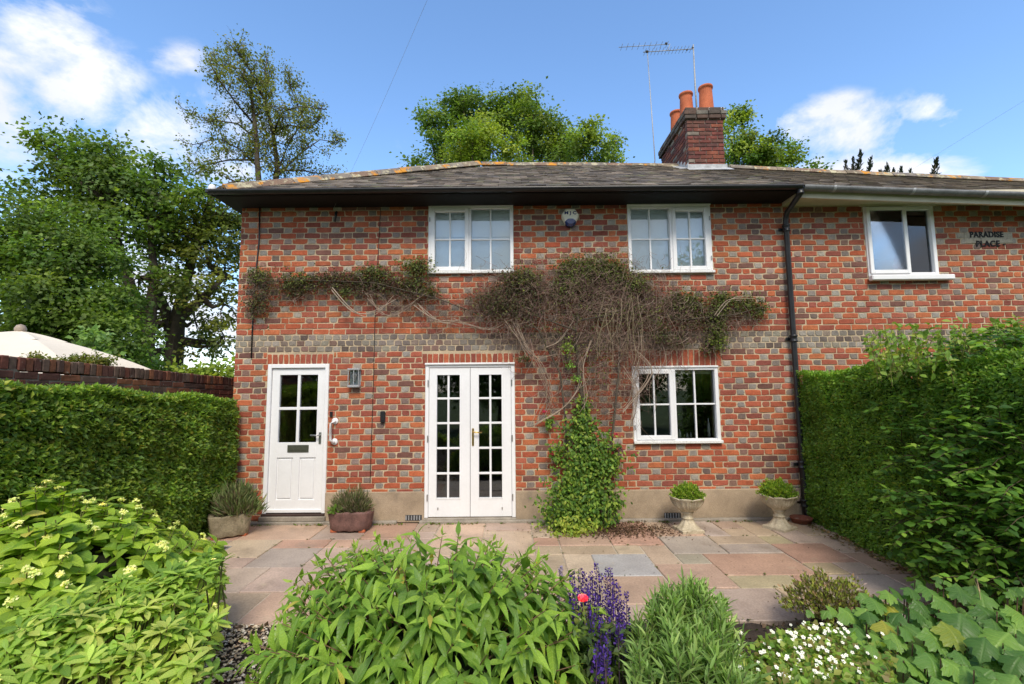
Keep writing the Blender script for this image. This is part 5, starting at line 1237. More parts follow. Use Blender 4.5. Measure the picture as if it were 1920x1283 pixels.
    # crimson roses on it
    for (px,py) in ((1020,771),(1036,851),(1153,815),(1148,850)):
        c=at(px,py,YW-.2); s=Leaves(); n=16
        s.add(c+rng.normal(size=(n,3))*.010,rdir(n),rdir(n),rng.uniform(.018,.03,n),cvar(n,[(.45,.02,.09),(.32,.015,.06)]))
        lab={1020:'crimson bloom highest on the wall beside the french doors',1036:'crimson bloom at the left side of the leafy climber',1153:'upper crimson bloom at the right side of the leafy climber',1148:'lower crimson bloom at the right side of the leafy climber'}[px]
        tag(s.build('crimson_bloom',T_round,M['petal'],None,stuff=False),lab,'flower')
climber()
# ------------------------------------------------------------------ pots and urns
def urn(x,y,label,rz):
    t=thing('stone_urn',label,'urn',(x,y,0),'cast stone urns in front of the rendered plinth')
    s=MB(); c,sn=math.cos(rz),math.sin(rz); vs=[]; q=.155
    for (hw,z) in ((q,0),(q,.035),(q*.93,.045)):
        for (a,b_) in ((-1,-1),(0,-1),(1,-1),(1,0),(1,1),(0,1),(-1,1),(-1,0)):
            X_,Y_=a*hw,b_*hw; vs.append((x+X_*c-Y_*sn,y+X_*sn+Y_*c,z+rnd.uniform(-.002,.002)))
    s.add(vs,[(r*8+k,r*8+(k+1)%8,(r+1)*8+(k+1)%8,(r+1)*8+k) for r in (0,1) for k in range(8)]+[tuple(16+k for k in range(8))]); s.build('base',M['stone'],t)
    s=MB()
    prof=[(.150,.045),(.128,.065),(.100,.10),(.076,.14),(.066,.165),(.074,.172),(.078,.182),(.070,.192),(.062,.20),(.062,.235),(.078,.25),(.082,.262),(.076,.272),(.095,.285),(.135,.315),(.168,.355),(.186,.395),(.196,.43),(.208,.455),(.226,.468),(.222,.478),(.200,.472),(.185,.455),(.175,.40)]
    def fr(r,z,a,i):
        if i<=4: return r*(1+.06*math.cos(8*a)),z
        if 13<=i<=18:
            k=(i-13)/5; petal=abs(math.sin(4*a)); veins=.07*math.sin(24*a+3*math.sin(4*a))*math.sin(k*math.pi)
            return r*(1+.10*petal*k+veins+.02*math.sin(4*a+k*4)),z+.006*petal*k
        if i>18: return r*(1+.07*abs(math.sin(4*a))**.7),z+.022*abs(math.sin(4*a))**.6-.008
        return r,z
    s.lathe(prof,(x,y,0),112,(1,1,1),fr); s.build('bowl',M['stone'],t)
    s=MB(); s.lathe([(.185,.445),(.1,.46),(0,.465)],(x,y,0),20); s.build('soil',M['soil'],t); t.scale=(.90,.90,.86)
def tuft(name,label,cat,c,r,n,ls,cols,tm,up=.6,group=None,nst=12,mat='leaf',fill=.3,stemcol=(.14,.13,.05),lowz=None):
    t=thing(name,label,cat,tuple(c),group); L=Leaves(); st=MB()
    P,d=ellipsoid_pts(c,r,n,fill,True)
    lm=(1+.16*np.sin(d[:,0]*7+c[0]*9)*np.cos(d[:,1]*6+d[:,2]*5)+.12*np.sin(d[:,0]*17+d[:,2]*13+c[0])+.07*rng.normal(size=n))[:,None]; P=np.array(c)+(P-np.array(c))*lm
    L.add(P,unit(d*.8+rng.normal(size=(n,3))*.4+np.array([0,0,up])),unit(rng.normal(size=(n,3))*.6+np.array([0,-.4,.8])+d*.4),ls*rng.uniform(.6,1.4,n),cvar(n,cols,.25))
    for k in range(nst):
        e=P[k]; st.tube([tuple(np.array(c)*[1,1,1]+rng.normal(size=3)*.01),tuple((e+np.array(c))/2+np.array([0,0,.02])),tuple(e)],.0025,4,stemcol,False)
    L.build('foliage',tm,M[mat],t); st.build('stem',M['twig'],t); return t
u1=(2.165,6.02); u2=(3.33,6.07)
urn(*u1,'cast stone urn with leaf pattern, the left one of the pair against the plinth',.12); urn(*u2,'cast stone urn with leaf pattern, the right one next to the downpipe',.5)
BX=[(.20,.30,.035),(.14,.24,.03),(.28,.36,.06),(.10,.18,.025)]
tuft('box_plant','bright green bushy plant in the left stone urn','plant',(u1[0],u1[1],.395),(.18,.17,.155),3600,.024,BX,T_dia,.5,fill=.5)
tuft('box_plant','bright green bushy plant in the right stone urn by the downpipe','plant',(u2[0],u2[1],.395),(.19,.18,.18),3900,.024,BX,T_dia,.5,fill=.5)
def trough(x,y,rz,ax,ay,h,ne,label,mat,flare=1.12,n=48,wall_=.05):
    t=thing('stone_trough',label,'planter',(x,y,0)); s=MB(); vs=[]; c,sn=math.cos(rz),math.sin(rz)
    prof=[(.90,.02),(.95,.03),(1.0,h*.4),(flare,h-.03),(flare+.01,h-.008),(flare-.02,h),(flare-wall_/ax-.02,h),(flare-wall_/ax-.05,h-.06)]
    for i,(k,z) in enumerate(prof):
        for j in range(n):
            a=2*math.pi*j/n; r=(abs(math.cos(a))**ne+abs(math.sin(a))**ne)**(-1/ne); jj=1+.018*math.sin(j*1.9+i)+.012*math.sin(j*5.1)
            X_,Y_=ax*r*math.cos(a)*k*jj,ay*r*math.sin(a)*k*jj; vs.append((x+X_*c-Y_*sn,y+X_*sn+Y_*c,z+.006*math.sin(j*1.3+i)))
    m=len(prof); s.add(vs,[(i*n+j,i*n+(j+1)%n,(i+1)*n+(j+1)%n,(i+1)*n+j) for i in range(m-1) for j in range(n)]+[tuple(range(n))[::-1]],(1,1,1),True); s.build('body',mat,t)
    s=MB(); s.add([vs[(m-1)*n+j] for j in range(n)],[tuple(range(n))]); s.v=[(a,b_,h-.035) for a,b_,_ in s.v]; s.build('soil',M['soil'],t)
    for (a,b_) in ((-.7,-.6),(.7,-.6),(.0,.6)):
        s=MB(); X_,Y_=a*ax,b_*ay; cx,cy=x+X_*c-Y_*sn,y+X_*sn+Y_*c; s.box(cx-.04,cx+.04,cy-.03,cy+.03,.0,.035,ch=.005); s.build('foot',M['terracotta'],t)
    return t
trough(-3.50,5.98,.55,.21,.155,.27,5.0,'buff stone trough with angled sides on brick feet, left of the front door',M['trough'],1.10)
trough(-2.07,6.17,-.04,.255,.15,.25,3.4,'rounded dark reddish stone trough on the paving right of the front door',M['trough_red'],1.08)
T_blade=[tmpl_diamond(.06,.02,.05),tmpl_diamond(.045,.02,.1)]
LV=[(.13,.17,.075),(.09,.13,.05),(.17,.19,.10),(.12,.10,.07)]
tuft('lavender_plant','wispy grey green lavender in the buff trough beside the front door','plant',(-3.42,5.98,.24),(.26,.15,.30),1500,.13,LV,T_blade,1.1,fill=.1,nst=60,mat='leafdry',stemcol=(.16,.15,.08))
tuft('lavender_plant','clipped woody lavender in the dark reddish trough','plant',(-2.06,6.17,.22),(.25,.14,.24),1800,.075,[(.11,.14,.06),(.14,.13,.09),(.08,.10,.045),(.16,.13,.10)],T_blade,.9,fill=.1,nst=60,mat='leafdry',stemcol=(.12,.09,.07))
tuft('weed_seedling','small green seedling at the left rim of the dark reddish trough','plant',(-2.24,6.06,.23),(.06,.05,.08),60,.045,[(.12,.2,.04)],T_dia,.5)
# terracotta saucer and small stack
sc=(3.74,6.30,0); s=MB(); s.lathe([(.09,0),(.11,.01),(.125,.055),(.132,.06),(.132,.075),(.12,.075),(.11,.03),(0,.025)],sc,28); tag(s.build('terracotta_dish',stained('weathered_terracotta',(.20,.07,.045),.85)),'shallow terracotta dish at the foot of the downpipe by the hedge','dish')
# thyme in a pot
tp_=(2.32,3.62,0)
tt=thing('thyme_pot','dark round pot at the near edge of the paving, mostly hidden by thyme','pot',tp_)
s=MB(); s.lathe([(.10,-.02),(.12,.0),(.155,.18),(.165,.20),(.165,.215),(.145,.215),(.135,.18),(0,.18)],tp_,26); s.build('body',stained('dark_pot',(.05,.035,.03),.6),tt)
tuft('thyme_plant','low olive thyme with faint pink flowers spilling from the dark pot on the right','plant',(tp_[0]+.02,tp_[1]+.02,.13),(.32,.26,.21),5600,.026,[(.17,.21,.04),(.22,.25,.05),(.13,.15,.04),(.24,.17,.11),(.30,.25,.23),(.13,.11,.05)],T_dia,.8,fill=.2,nst=110,mat='leafdry',stemcol=(.13,.09,.06))
# ------------------------------------------------------------------ foreground bushes
def lumpy(d,amp=.10,sd=0.0): 
    return 1+amp*(np.sin(d[:,0]*5+sd)*np.cos(d[:,2]*4+sd)+.6*np.sin(d[:,0]*11+d[:,1]*9+sd))
def dome_shoots(c,r,n,amp=.1,sd=0,inner=.0,zmin=-.1):
    d=rdir(n*2); d=d[d[:,2]>zmin][:n]; k=lumpy(d,amp,sd)*(1-inner*rng.random(len(d)))
    return np.array(c)+d*k[:,None]*np.array(r), d
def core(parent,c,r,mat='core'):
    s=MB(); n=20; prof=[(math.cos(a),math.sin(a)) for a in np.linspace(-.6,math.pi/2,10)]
    s.lathe([(max(p[0],0),p[1]) for p in prof],(0,0,0),n); s.v=[(c[0]+x*r[0],c[1]+y*r[1],max(c[2]+z*r[2],-.05)) for x,y,z in s.v]; s.build('core_filler',M[mat],parent)  # solid dark dome added inside the bush to stop see-through
def buddleja():
    c=np.array([-.44,2.62,.12]); r=np.array([.96,.66,.82])
    t=thing('buddleja_bush','large rounded bush with long pointed drooping leaves, front centre below the french doors','bush',tuple(c*[1,1,0])); L=Leaves(); st=MB()
    pal=[(.16,.275,.04),(.12,.22,.035),(.20,.325,.05),(.09,.175,.03),(.25,.36,.07),(.36,.33,.07),(.11,.20,.05)]
    P,d=dome_shoots(c,r,430,.06,1.0,.08,-.5)
    for i in range(len(P)):
        out=unit(d[i]*np.array([1,1,.6])+np.array([0,-.1,.45])+rng.normal(size=3)*.25); p=P[i]-out*.10
        st.tube([tuple(c+(p-c)*.35),tuple(c+(p-c)*.8+np.array([0,0,.03])),tuple(p+out*.16)],[.006,.004,.002],5,(.20,.12,.07),False)
        side=unit(np.cross(out,[0,0,1])+1e-3); 
        for k in range(4):
            a=k*1.57*1.0+rnd.uniform(-.3,.3); q=p+out*(.045*k); s2=side*math.cos(a)+np.cross(out,side)*math.sin(a)
            for sg in (1,-1):
                dr=unit(s2*sg*.8+out*(.35+.15*k)+np.array([0,-.12,-.58+.13*k])+rng.normal(size=3)*.12)
                L.add(q,dr,unit(np.array([0,-.25,1.0])+out*.5+rng.normal(size=3)*.18),rnd.uniform(.12,.215)*(1.0-.15*k),np.array(pal[5] if rnd.random()<.02 else rnd.choice(pal[:3] if k>1 else pal[:4]+pal[6:]))*rnd.uniform(.78,1.2))
        if rnd.random()<.6: L.add(p+out*.17+rng.normal(size=(3,3))*.004,out+rng.normal(size=(3,3))*.3,rdir(3),.05,pal[4])
    # inner darker leaves
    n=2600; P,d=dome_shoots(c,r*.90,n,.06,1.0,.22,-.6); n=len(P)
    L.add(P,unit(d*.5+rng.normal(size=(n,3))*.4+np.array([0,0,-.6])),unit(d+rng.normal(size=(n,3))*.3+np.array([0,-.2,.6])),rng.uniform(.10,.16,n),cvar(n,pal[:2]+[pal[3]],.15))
    tm=[tmpl_leaf(6,.135,.34,.18,.36,.0,1.3),tmpl_leaf(6,.125,.36,.24,.50,.006,1.3),tmpl_leaf(6,.15,.33,.14,.24,.004,1.25)]
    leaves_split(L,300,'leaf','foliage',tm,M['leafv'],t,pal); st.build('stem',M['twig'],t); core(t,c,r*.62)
    # two shoots that stand clear of the dome
    L=Leaves(); st=MB()
buddleja()
def hydrangea():
    c=np.array([-2.91,3.08,.18]); r=np.array([.98,.84,.90])
    t=thing('hydrangea_bush','large lime green hydrangea with flat cream flower heads, in front of the left hedge','bush',tuple(c*[1,1,0])); L=Leaves(); st=MB()
    pal=[(.22,.33,.04),(.17,.28,.035),(.28,.39,.05),(.12,.22,.03),(.32,.42,.08),(.14,.25,.05),(.38,.36,.08)]
    P,d=dome_shoots(c,r,620,.09,2.0,.10,-.25)
    fl=0
    for i in range(len(P)):
        out=unit(d[i]*np.array([.8,.8,.5])+np.array([0,-.05,.75])+rng.normal(size=3)*.15); p=P[i]
        st.tube([tuple(c+(p-c)*.5),tuple(p-out*.05),tuple(p+out*.03)],[.005,.004,.003],5,(.16,.16,.05),False)
        side=unit(np.cross(out,[.2,.1,1])+1e-3)
        for k in range(2):
            for sg in (0,1,2,3)[:4 if k==0 else 3]:
                a=sg*1.57+k*.8+rnd.uniform(-.3,.3); s2=side*math.cos(a)+np.cross(out,side)*math.sin(a)
                L.add(p-out*(.06-.05*k),unit(s2*.9+out*(.15+.35*k)+np.array([0,-.05,-.08])),unit(out+rng.normal(size=3)*.2+np.array([0,-.15,.3])),rnd.uniform(.075,.145)*(1-.25*k),np.array(pal[6] if rnd.random()<.025 else rnd.choice(pal[:3] if k else pal[:4]))*rnd.uniform(.75,1.2))
        if rnd.random()<.42 and d[i][2]>-.1 and d[i][1]<.75:
            fc=p+out*.045; n=46; R2=rnd.uniform(.014,.028); ph=rng.uniform(0,6.28,n); rr=R2*np.sqrt(rng.random(n)); e1=side; e2=np.cross(out,side)
            F=Leaves(); Q=fc+e1*(rr*np.cos(ph))[:,None]+e2*(rr*np.sin(ph))[:,None]+out*(.012*(1-(rr/R2)**2))[:,None]
            F.add(Q,unit(rdir(n)-out*.6),unit(out+rng.normal(size=(n,3))*.25),rng.uniform(.012,.018,n),cvar(n,[(.62,.64,.30),(.50,.56,.22),(.72,.70,.42)],.1)); fl+=1
            F.build('flower_head',T_round,M['petal'],t,stuff=False)
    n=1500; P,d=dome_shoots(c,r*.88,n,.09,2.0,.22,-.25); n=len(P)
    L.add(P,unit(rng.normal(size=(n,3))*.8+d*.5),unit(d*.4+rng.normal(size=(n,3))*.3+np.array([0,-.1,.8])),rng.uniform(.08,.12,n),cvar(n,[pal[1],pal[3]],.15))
    tm=[tmpl_leaf(4,.36,.42,.08,.12,.004,.8),tmpl_leaf(4,.33,.40,.13,.22,.004,.8)]
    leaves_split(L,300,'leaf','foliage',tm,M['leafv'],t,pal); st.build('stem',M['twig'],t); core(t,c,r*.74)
hydrangea()
def whorls(name,label,blobs,pal,ls,w_,nl,n,cat='plant',stems=(.15,.14,.05),split=300,zlow=0,tmn=4,droop=.15,extra=None,rise=.35):
    """low plant made of rosettes; blobs = (px,py,rpx,D)"""
    b0=at(*blobs[0][:2],blobs[0][3]); t=thing(name,label,cat,(b0[0],b0[1],0)); L=Leaves(); st=MB(); tot=sum(b[2]**2 for b in blobs)
    for (px,py,rp,D) in blobs:
        c=at(px,py,D); r=rp*pxm(D)
        for _ in range(max(2,int(n*rp*rp/tot))):
            dd=rdir(1)[0]; dd[2]=abs(dd[2])*.8; p=c+dd*r*(.55+.45*rnd.random())
            up=unit(np.array([0,-.15,1.0])+dd*.45+rng.normal(size=3)*.2); side=unit(np.cross(up,[1,.2,.1])); e2=np.cross(up,side)
            st.tube([(p[0]-dd[0]*.1,p[1]-dd[1]*.1,max(p[2]-.3,0)),tuple(p)],[.005,.003],4,stems,False)
            ph=rnd.uniform(0,6.28); col=np.array(rnd.choice(pal))
            for k in range(nl):
                a=ph+k*2.4; s2=side*math.cos(a)+e2*math.sin(a); lvl=k/nl
                L.add(p+up*.02*lvl-up*.015,unit(s2+up*(rise*.2+rise*1.6*lvl)),unit(up+s2*-.2+rng.normal(size=3)*.12),ls*rnd.uniform(.75,1.2)*(1-.3*lvl),col*rnd.uniform(.85,1.15)*(1+.25*lvl))
    tm=[tmpl_leaf(tmn,w_,.55,.12,droop,.003,.8),tmpl_leaf(tmn,w_*.85,.55,.18,droop*1.6,.003,.8)]
    leaves_split(L,split,'leaf','foliage',tm,M['leafv'],t,pal); st.build('stem',M['twig'],t)
    if extra: extra(t)
    return t
whorls('rosette_shrub','low shrub with whorls of narrow yellow green leaves, bottom left corner of the photo',
 [(60,1215,60,2.1),(130,1190,60,2.2),(200,1180,55,2.25),(250,1160,55,2.35),(300,1120,42,2.5),(340,1090,42,2.6),(375,1080,32,2.65),(390,1110,22,2.65),(320,1160,46,2.4),(290,1220,55,2.2),(210,1250,55,2.1),(120,1265,55,2.05),(40,1280,60,2.0),(340,1235,40,2.25),(375,1170,34,2.45),(170,1130,36,2.5),(90,1150,36,2.4),(230,1110,30,2.6),(385,1050,16,2.8),(415,1060,14,2.8),(360,1270,36,2.15),(260,1285,50,2.1)],
 [(.21,.32,.055),(.16,.27,.045),(.27,.37,.08),(.11,.20,.035),(.32,.38,.10)],.09,.17,9,200)
cb_=Leaves()
core_t=bpy.data.objects  # (no extra objects)
def extra_phlox(t): pass
def willow():
    t=thing('willow_leaved_plant','feathery upright plant with narrow grey green leaves, right of the purple salvia','plant',(.95,2.35,0)); L=Leaves(); st=MB()
    pal=[(.16,.26,.07),(.13,.22,.06),(.20,.31,.10),(.10,.17,.05),(.25,.34,.12)]
    for i in range(300):
        px=rnd.gauss(1295,62); px=min(max(px,1185),1425); k=1-((px-1285)/150)**2; top=1290-205*max(k,.05)**.8; py=top+rnd.random()**1.2*150+rnd.uniform(-6,12); D=rnd.uniform(2.05,2.75)
        D=2.75-(py-1085)/200*.75+rnd.uniform(-.12,.12)
        p=at(px,py,D); lean=np.array([(px-1285)/260+rnd.uniform(-.25,.25),rnd.uniform(-.3,.05),1.0]); lean=unit(lean); h=rnd.uniform(.14,.26)
        st.tube([tuple(p-lean*.25),tuple(p),],[.004,.0025],4,(.12,.15,.05),False)
        n=rnd.randrange(14,20)
        for q in range(n):
            u=q/n; a=q*2.4; side=unit(np.cross(lean,[1,.1,0])); e2=np.cross(lean,side); s2=side*math.cos(a)+e2*math.sin(a)
            L.add(p-lean*h*(1-u),unit(s2*(1-.55*u)+lean*(.45+.9*u)),unit(lean+rng.normal(size=3)*.25),rnd.uniform(.075,.115)*(1-.35*u),np.array(rnd.choice(pal))*rnd.uniform(.85,1.15)*(.9+.25*u))
    tm=[tmpl_leaf(3,.095,.4,.12,.22,.0,1.1),tmpl_leaf(3,.08,.4,.16,.35,.0,1.1)]
    leaves_split(L,300,'leaf','foliage',tm,M['leaf'],t,pal,luv=False); st.build('stem',M['twig'],t)
willow()
def salvia():
    R=random.Random(5)
    sp=[(1073,1068,70,'a'),(1088,1065,90,'b'),(1096,1072,100,'c'),(1118,1055,120,'d'),(1138,1064,130,''),(1144,1064,150,''),(1128,1075,150,''),(1108,1070,110,''),(1152,1085,140,''),(1160,1092,130,''),(1136,1100,150,''),(1120,1110,160,''),(1175,1108,80,''),(1148,1120,150,''),(1166,1125,110,''),(1110,1150,110,''),(1128,1160,120,''),(1140,1180,90,''),(1120,1200,60,''),(1131,1210,50,''),(1078,1100,70,''),(1163,1150,60,''),(1100,1100,90,''),(1112,1080,120,'')]
    t=thing('salvia_plant','clump of deep violet salvia flower spikes between the centre bush and the feathery plant','plant',(.45,2.6,0),None)
    L=Leaves(); st=MB()
    for i,(px,py,h,_) in enumerate(sp):
        D=2.6-(py-1060)/160*.45; top=at(px,py,D); b_=at(px+R.uniform(-5,5),py+h,D-.03); F=Leaves(); hh=np.linalg.norm(top-b_)
        n=int(hh/.012)
        for k in range(n):
            u=k/n; p=b_*(1-u)+top*u; m=6; a=rng.uniform(0,6.28,m); rr=.017*(1-.6*u)+.003
            off=np.stack([np.cos(a)*rr,np.sin(a)*rr,rng.uniform(-.003,.003,m)],1)
            F.add(p+off*.5,unit(off*50+np.array([0,0,.5])),rdir(m),rng.uniform(.014,.022,m)*(1-.35*u),cvar(m,[(.07,.03,.30),(.045,.02,.20),(.10,.05,.38),(.03,.013,.10)],.2))
        F.build('flower_spike',T_round,M['petal'],t,stuff=False)
        st.tube([(b_[0],b_[1],0),tuple(b_),tuple(top)],[.003,.0025,.001],4,(.10,.06,.09),False)
    n=1600; P=np.array([at(R.gauss(1125,32),R.uniform(1175,1300),R.uniform(2.3,2.85)) for _ in range(n)])
    L.add(P,unit(rdir(n)*.8+np.array([0,-.2,.3])),unit(rdir(n)*.5+np.array([0,-.3,1])),rng.uniform(.035,.06,n),cvar(n,[(.06,.10,.03),(.045,.08,.025),(.09,.13,.04)],.2))
    L.build('foliage',[tmpl_leaf(2,.2,.4,.1,.2)],M['leaf'],t); st.build('stem',M['twig'],t)
    # paler salvia behind the bush
    t=thing('pale_salvia','few pale lilac flower spikes behind the right side of the centre bush','plant',(.25,3.0,0)); st=MB()
    for (px,py,h) in ((1050,1062,34),(1056,1080,46),(1062,1098,40),(1045,1090,40)):
        D=3.0; top=at(px,py,D); b_=at(px+3,py+h,D); F=Leaves()
        for k in range(24):
            p=b_*(1-k/24)+top*(k/24); F.add(p+rng.normal(size=(4,3))*.006,rdir(4),rdir(4),.014,cvar(4,[(.26,.20,.42),(.34,.28,.48)],.15))
        F.build('flower_spike',T_round,M['petal'],t,stuff=False); st.tube([(b_[0],b_[1],0),tuple(b_),tuple(top)],[.003,.002,.001],4,(.10,.12,.05),False)
    st.build('stem',M['twig'],t)
    # pink rose
    c=at(1093,1123,2.45); t=thing('pink_rose','single pink rosebud among the violet spikes','flower',(c[0],c[1],0)); F=Leaves()
    for lv in range(4):
        n=6; a=np.arange(n)*1.05+lv*.5; rr=.012-.002*lv
        F.add(c+np.stack([np.cos(a)*rr*.5,np.sin(a)*rr*.5,np.full(n,-.014)],1),unit(np.stack([np.cos(a)*(.9-.22*lv),np.sin(a)*(.9-.22*lv),np.full(n,1.0)],1)),unit(np.stack([-np.cos(a),-np.sin(a),np.full(n,.6)],1)),.034,cvar(n,[(.85,.16,.30),(.9,.25,.38),(.7,.07,.18)],.08))
    F.build('petals',[tmpl_leaf(3,.42,.6,-.2,-.1,0,.6)],M['petal'],t,stuff=False)
    st=MB(); st.tube([(c[0]+.03,c[1],0),(c[0]+.01,c[1],c[2]-.15),tuple(c-np.array([0,0,.014]))],[.004,.003,.003],5,(.16,.17,.04)); st.build('stem',M['twig'],t)
    L=Leaves(); n=26; P=np.array([at(1085+R.uniform(-16,16),R.uniform(1140,1175),2.45+R.uniform(-.05,.05)) for _ in range(n)]); L.add(P,rdir(n)+np.array([0,0,.3]),unit(rdir(n)*.5+np.array([0,-.3,1])),rng.uniform(.02,.035,n),cvar(n,[(.16,.18,.05),(.12,.17,.04)],.2)); L.build('foliage',[tmpl_leaf(2,.3,.4,.1,.2)],M['leaf'],t)
salvia()
def geranium():
    t=thing('white_geranium','low green mound dotted with small white flowers, front right','plant',(1.35,2.5,0)); L=Leaves(); st=MB(); R=random.Random(3)
    n=3600; P=[]
    for _ in range(n):
        px=R.gauss(1515,72); px=min(max(px,1380),1670); top=1168+abs(px-1530)*.32; py=top+R.random()**.9*(1310-top); D=2.75-(py-1170)/130*.65+R.uniform(-.08,.1); P.append(at(px,py,D))
    P=np.array(P); L.add(P,unit(rdir(n)*.8+np.array([0,-.3,.2])),unit(rdir(n)*.5+np.array([0,-.3,1])),rng.uniform(.022,.045,n),cvar(n,[(.15,.26,.045),(.19,.29,.055),(.10,.18,.035),(.25,.30,.07),(.18,.16,.06)],.2))
    fb=[]
    for _ in range(120):
        px=R.gauss(1520,64); px=min(max(px,1385),1650); py=R.uniform(1166+abs(px-1530)*.2,1283); D=2.72-(py-1170)/130*.62; c=at(px,py,D)+np.array([0,-.02,.035]); F=Leaves(); a=np.arange(5)*1.2566+R.uniform(0,1); ti=np.array([R.uniform(-.3,.3),-.55,.8]); ti=unit(ti); e1=unit(np.cross(ti,[1,0,.1])); e2=np.cross(ti,e1)
        dr=e1*np.cos(a)[:,None]+e2*np.sin(a)[:,None]; F.add(c+dr*.001,unit(dr+ti*.15),np.tile(ti,(5,1)),R.uniform(.007,.011),cvar(5,[(.76,.75,.80)],.05))
        F.build('flower',[tmpl_leaf(2,.42,.6,.05,.1,0,.6)],M['petal'],t,stuff=False)
        st.tube([tuple(c-np.array([R.uniform(-.03,.03),-.03,.14])),tuple(c)],.0012,3,(.14,.16,.05),False)
    L.build('foliage',[tmpl_diamond(.42,.08,.05),tmpl_diamond(.36,.12,.1)],M['leaf'],t); st.build('stem',M['twig'],t)
geranium()
def lobed():
    t=thing('lobed_leaf_plant','large lobed green leaves with a few yellowing ones, bottom right corner','plant',(2.0,2.4,0)); L=Leaves(); Y_=Leaves(); st=MB(); R=random.Random(12)
    sp=[(1590,1150,60,2.75),(1640,1130,50,2.9),(1600,1185,60,2.6),(1660,1175,60,2.6),(1680,1110,46,3.0),(1740,1105,50,3.0),(1770,1130,60,2.9),(1720,1150,55,2.75),(1800,1110,60,2.9),(1850,1150,70,2.7),(1800,1170,80,2.5),(1880,1200,80,2.4),(1740,1210,64,2.5),(1700,1240,70,2.35),(1640,1235,64,2.4),(1640,1285,64,2.2),(1720,1290,70,2.15),(1790,1250,70,2.25),(1850,1265,80,2.2),(1910,1150,60,2.6),(1560,1140,40,2.9),(1900,1280,80,2.15),(1770,1290,70,2.1),(1830,1215,60,2.4),(1620,1120,34,3.1),(1760,1085,30,3.2),(1680,1200,50,2.5),(1930,1230,70,2.3),(1905,1105,36,3.0)]
    GP=[(.10,.20,.045),(.08,.17,.04),(.13,.24,.05),(.055,.125,.03)]; YP=[(.24,.25,.04),(.16,.21,.035)]
    for i,(px,py,rp,D) in enumerate(sp*10):
        if i>=len(sp): px+=R.uniform(-50,50); py+=R.uniform(0,60); D-=R.uniform(0,.2)-.1; rp*=.8
        c=at(px,py,D); s=rp*pxm(D)*R.uniform(.45,.74); a=R.uniform(-2.9,-.2); dr=np.array([math.cos(a)*.8,math.sin(a)*.6,-.25+R.uniform(-.2,.1)]); nr=unit(np.array([R.uniform(-.3,.2),-.35,1.0])+rng.normal(size=3)*.12)
        yel=(i in (3,12,14)) or (i>=len(sp) and R.random()<.05); col=np.array(R.choice(YP if yel else GP))*R.uniform(.85,1.15)
        b_=c-unit(dr)*s*.45; L.add(b_,unit(dr),nr,s,col)
        st.tube([(b_[0]+R.uniform(-.04,.04),b_[1]+.08,0),(b_[0],b_[1]+.03,b_[2]*.6),tuple(b_)],[.006,.004,.003],5,(.16,.10,.06),False)
    tm=[tmpl_lobed(5,.30,.45),tmpl_lobed(3,.32,.55),tmpl_lobed(5,.26,.35)]
    leaves_split(L,300,'leaf','foliage',tm,M['leafv'],t,GP+YP)
    st.build('stem',M['twig'],t)
    # low understorey, canes
    L=Leaves(); n=1500; P=np.array([at(R.uniform(1560,1925),R.uniform(1210,1300),R.uniform(2.5,3.3)) for _ in range(n)]); P[:,2]=np.clip(P[:,2]*.55,0.02,.4)
    t2=thing('ground_cover_plant','small dark leaves in the shade below the big lobed leaves','plant',(2.2,2.7,0))
    L.add(P,rdir(n),unit(rdir(n)*.4+np.array([0,0,1])),rng.uniform(.03,.06,n),cvar(n,[(.05,.10,.025),(.07,.13,.03)],.2)); L.build('foliage',T_round,M['leaf'],t2)
    for k,(a,b_) in enumerate((((1830,1085),(1842,1128)),((1812,1050),(1836,1110)))):
        p,q=at(*a,3.0),at(*b_,2.9); s=MB(); s.tube([tuple(p),tuple(q),(q[0]+.02,q[1]-.02,0)],[.005,.006,.007] if k==0 else [.002,.003,.003],6,(.42,.30,.16) if k==0 else (.30,.30,.12))
        tag(s.build('garden_cane',M['twig']),'short pale brown cut cane in front of the right shrub' if k==0 else 'thin yellowish stalk leaning beside the pale cane','cane')
lobed()
# soil clods so the bed is not flat
n=5000; L=Leaves(); P=np.stack([rng.uniform(-4,4,n),rng.uniform(1.2,3.74,n),np.full(n,.0)],1)
L.add(P,rdir(n),unit(rdir(n)+np.array([0,0,.6])),rng.uniform(.02,.05,n),cvar(n,[(.06,.042,.03),(.09,.06,.04),(.05,.07,.02)],.3)); o=L.build('soil_litter',T_round,M['leafdry'],None); o['kind']='stuff'
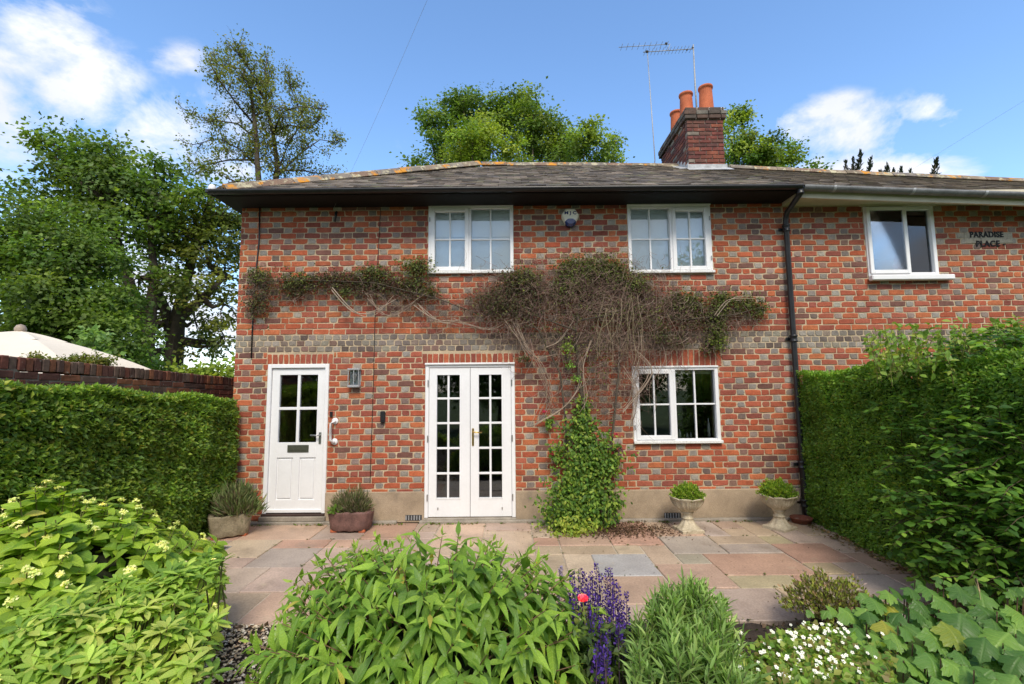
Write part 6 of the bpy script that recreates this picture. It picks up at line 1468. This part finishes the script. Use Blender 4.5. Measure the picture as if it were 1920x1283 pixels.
# ------------------------------------------------------------------ unseen trees added behind the camera for the glass to reflect
def mirror_tree(name,label,x,y,h,r,cols,n):
    t=thing(name,label,'tree',(x,y,0)); br=MB(); L=Leaves()
    br.tube([(x,y,-.1),(x+.1,y,h*.4),(x,y+.1,h*.8)],[.25,.2,.06],8)
    P,d=ellipsoid_pts((x,y,h*.60),(r,r*.8,h*.42),n,.3)
    for q in range(n):
        k=34; off=rng.normal(size=(k,3))*np.array([.4,.4,.28]); L.add(P[q]+off,unit(off+rng.normal(size=(k,3))*.3),unit(rng.normal(size=(k,3))*.6+np.array([0,0,1])),rng.uniform(.13,.24,k),cvar(k,cols,.25))
        if q<26: br.tube([(x,y,h*rnd.uniform(.25,.6)),tuple(P[q])],[.06,.01],4)
    L.build('crown',T_round,M['leaf'],t); br.build('trunk',M['bark'],t)
mirror_tree('reflection_tree','leafy tree added behind the camera, seen mirrored in the half open window',8.2,-5.5,7.2,1.7,GM,260)
mirror_tree('reflection_tree','dark tree added behind the camera, seen mirrored in the french doors',-.5,-9.0,5.6,3.4,GD,420)
mirror_tree('reflection_tree','bushy tree added behind the camera, mirrored in the front door panes',-7.0,-8.5,5.2,3.0,GD,340)
mirror_tree('reflection_tree','bushy tree added behind the camera, mirrored in the lower right window',4.6,-9.5,5.4,3.0,GD,380)

# moss and seedlings in the paving joints and along the foot of the wall
L=Leaves()
for (i,j,w,h,c) in slabs:
    for _ in range(rnd.randrange(0,4)):
        if rnd.random()<.5: x,y=X0+(i+rnd.random()*w)*GX,Y0+j*GY
        else: x,y=X0+i*GX,Y0+(j+rnd.random()*h)*GY
        if not(-4<x<3.7): continue
        k=rnd.randrange(5,22); P=np.array([x,y,.002])+rng.normal(size=(k,3))*np.array([.018 if rnd.random()<.5 else .005,.006,.001]); P[:,2]=np.abs(P[:,2]-.002)+.002
        L.add(P,unit(rdir(k)*np.array([1,1,.3])+np.array([0,0,.4])),unit(rdir(k)*.5+np.array([0,0,1])),rng.uniform(.006,.015,k),cvar(k,[(.07,.10,.02),(.10,.13,.03),(.05,.06,.02)]))
for _ in range(60):
    x=rnd.uniform(-3.4,3.7); k=rnd.randrange(4,14); P=np.array([x,6.37,.004])+rng.normal(size=(k,3))*np.array([.03,.01,.0]); L.add(P,unit(rdir(k)+np.array([0,-.2,.9])),unit(rdir(k)+np.array([0,-.5,.6])),rng.uniform(.012,.035,k),cvar(k,[(.10,.16,.03),(.07,.11,.025),(.12,.09,.05)]))
o=L.build('joint_moss',T_round,M['leafdry'],None); o['kind']='stuff'
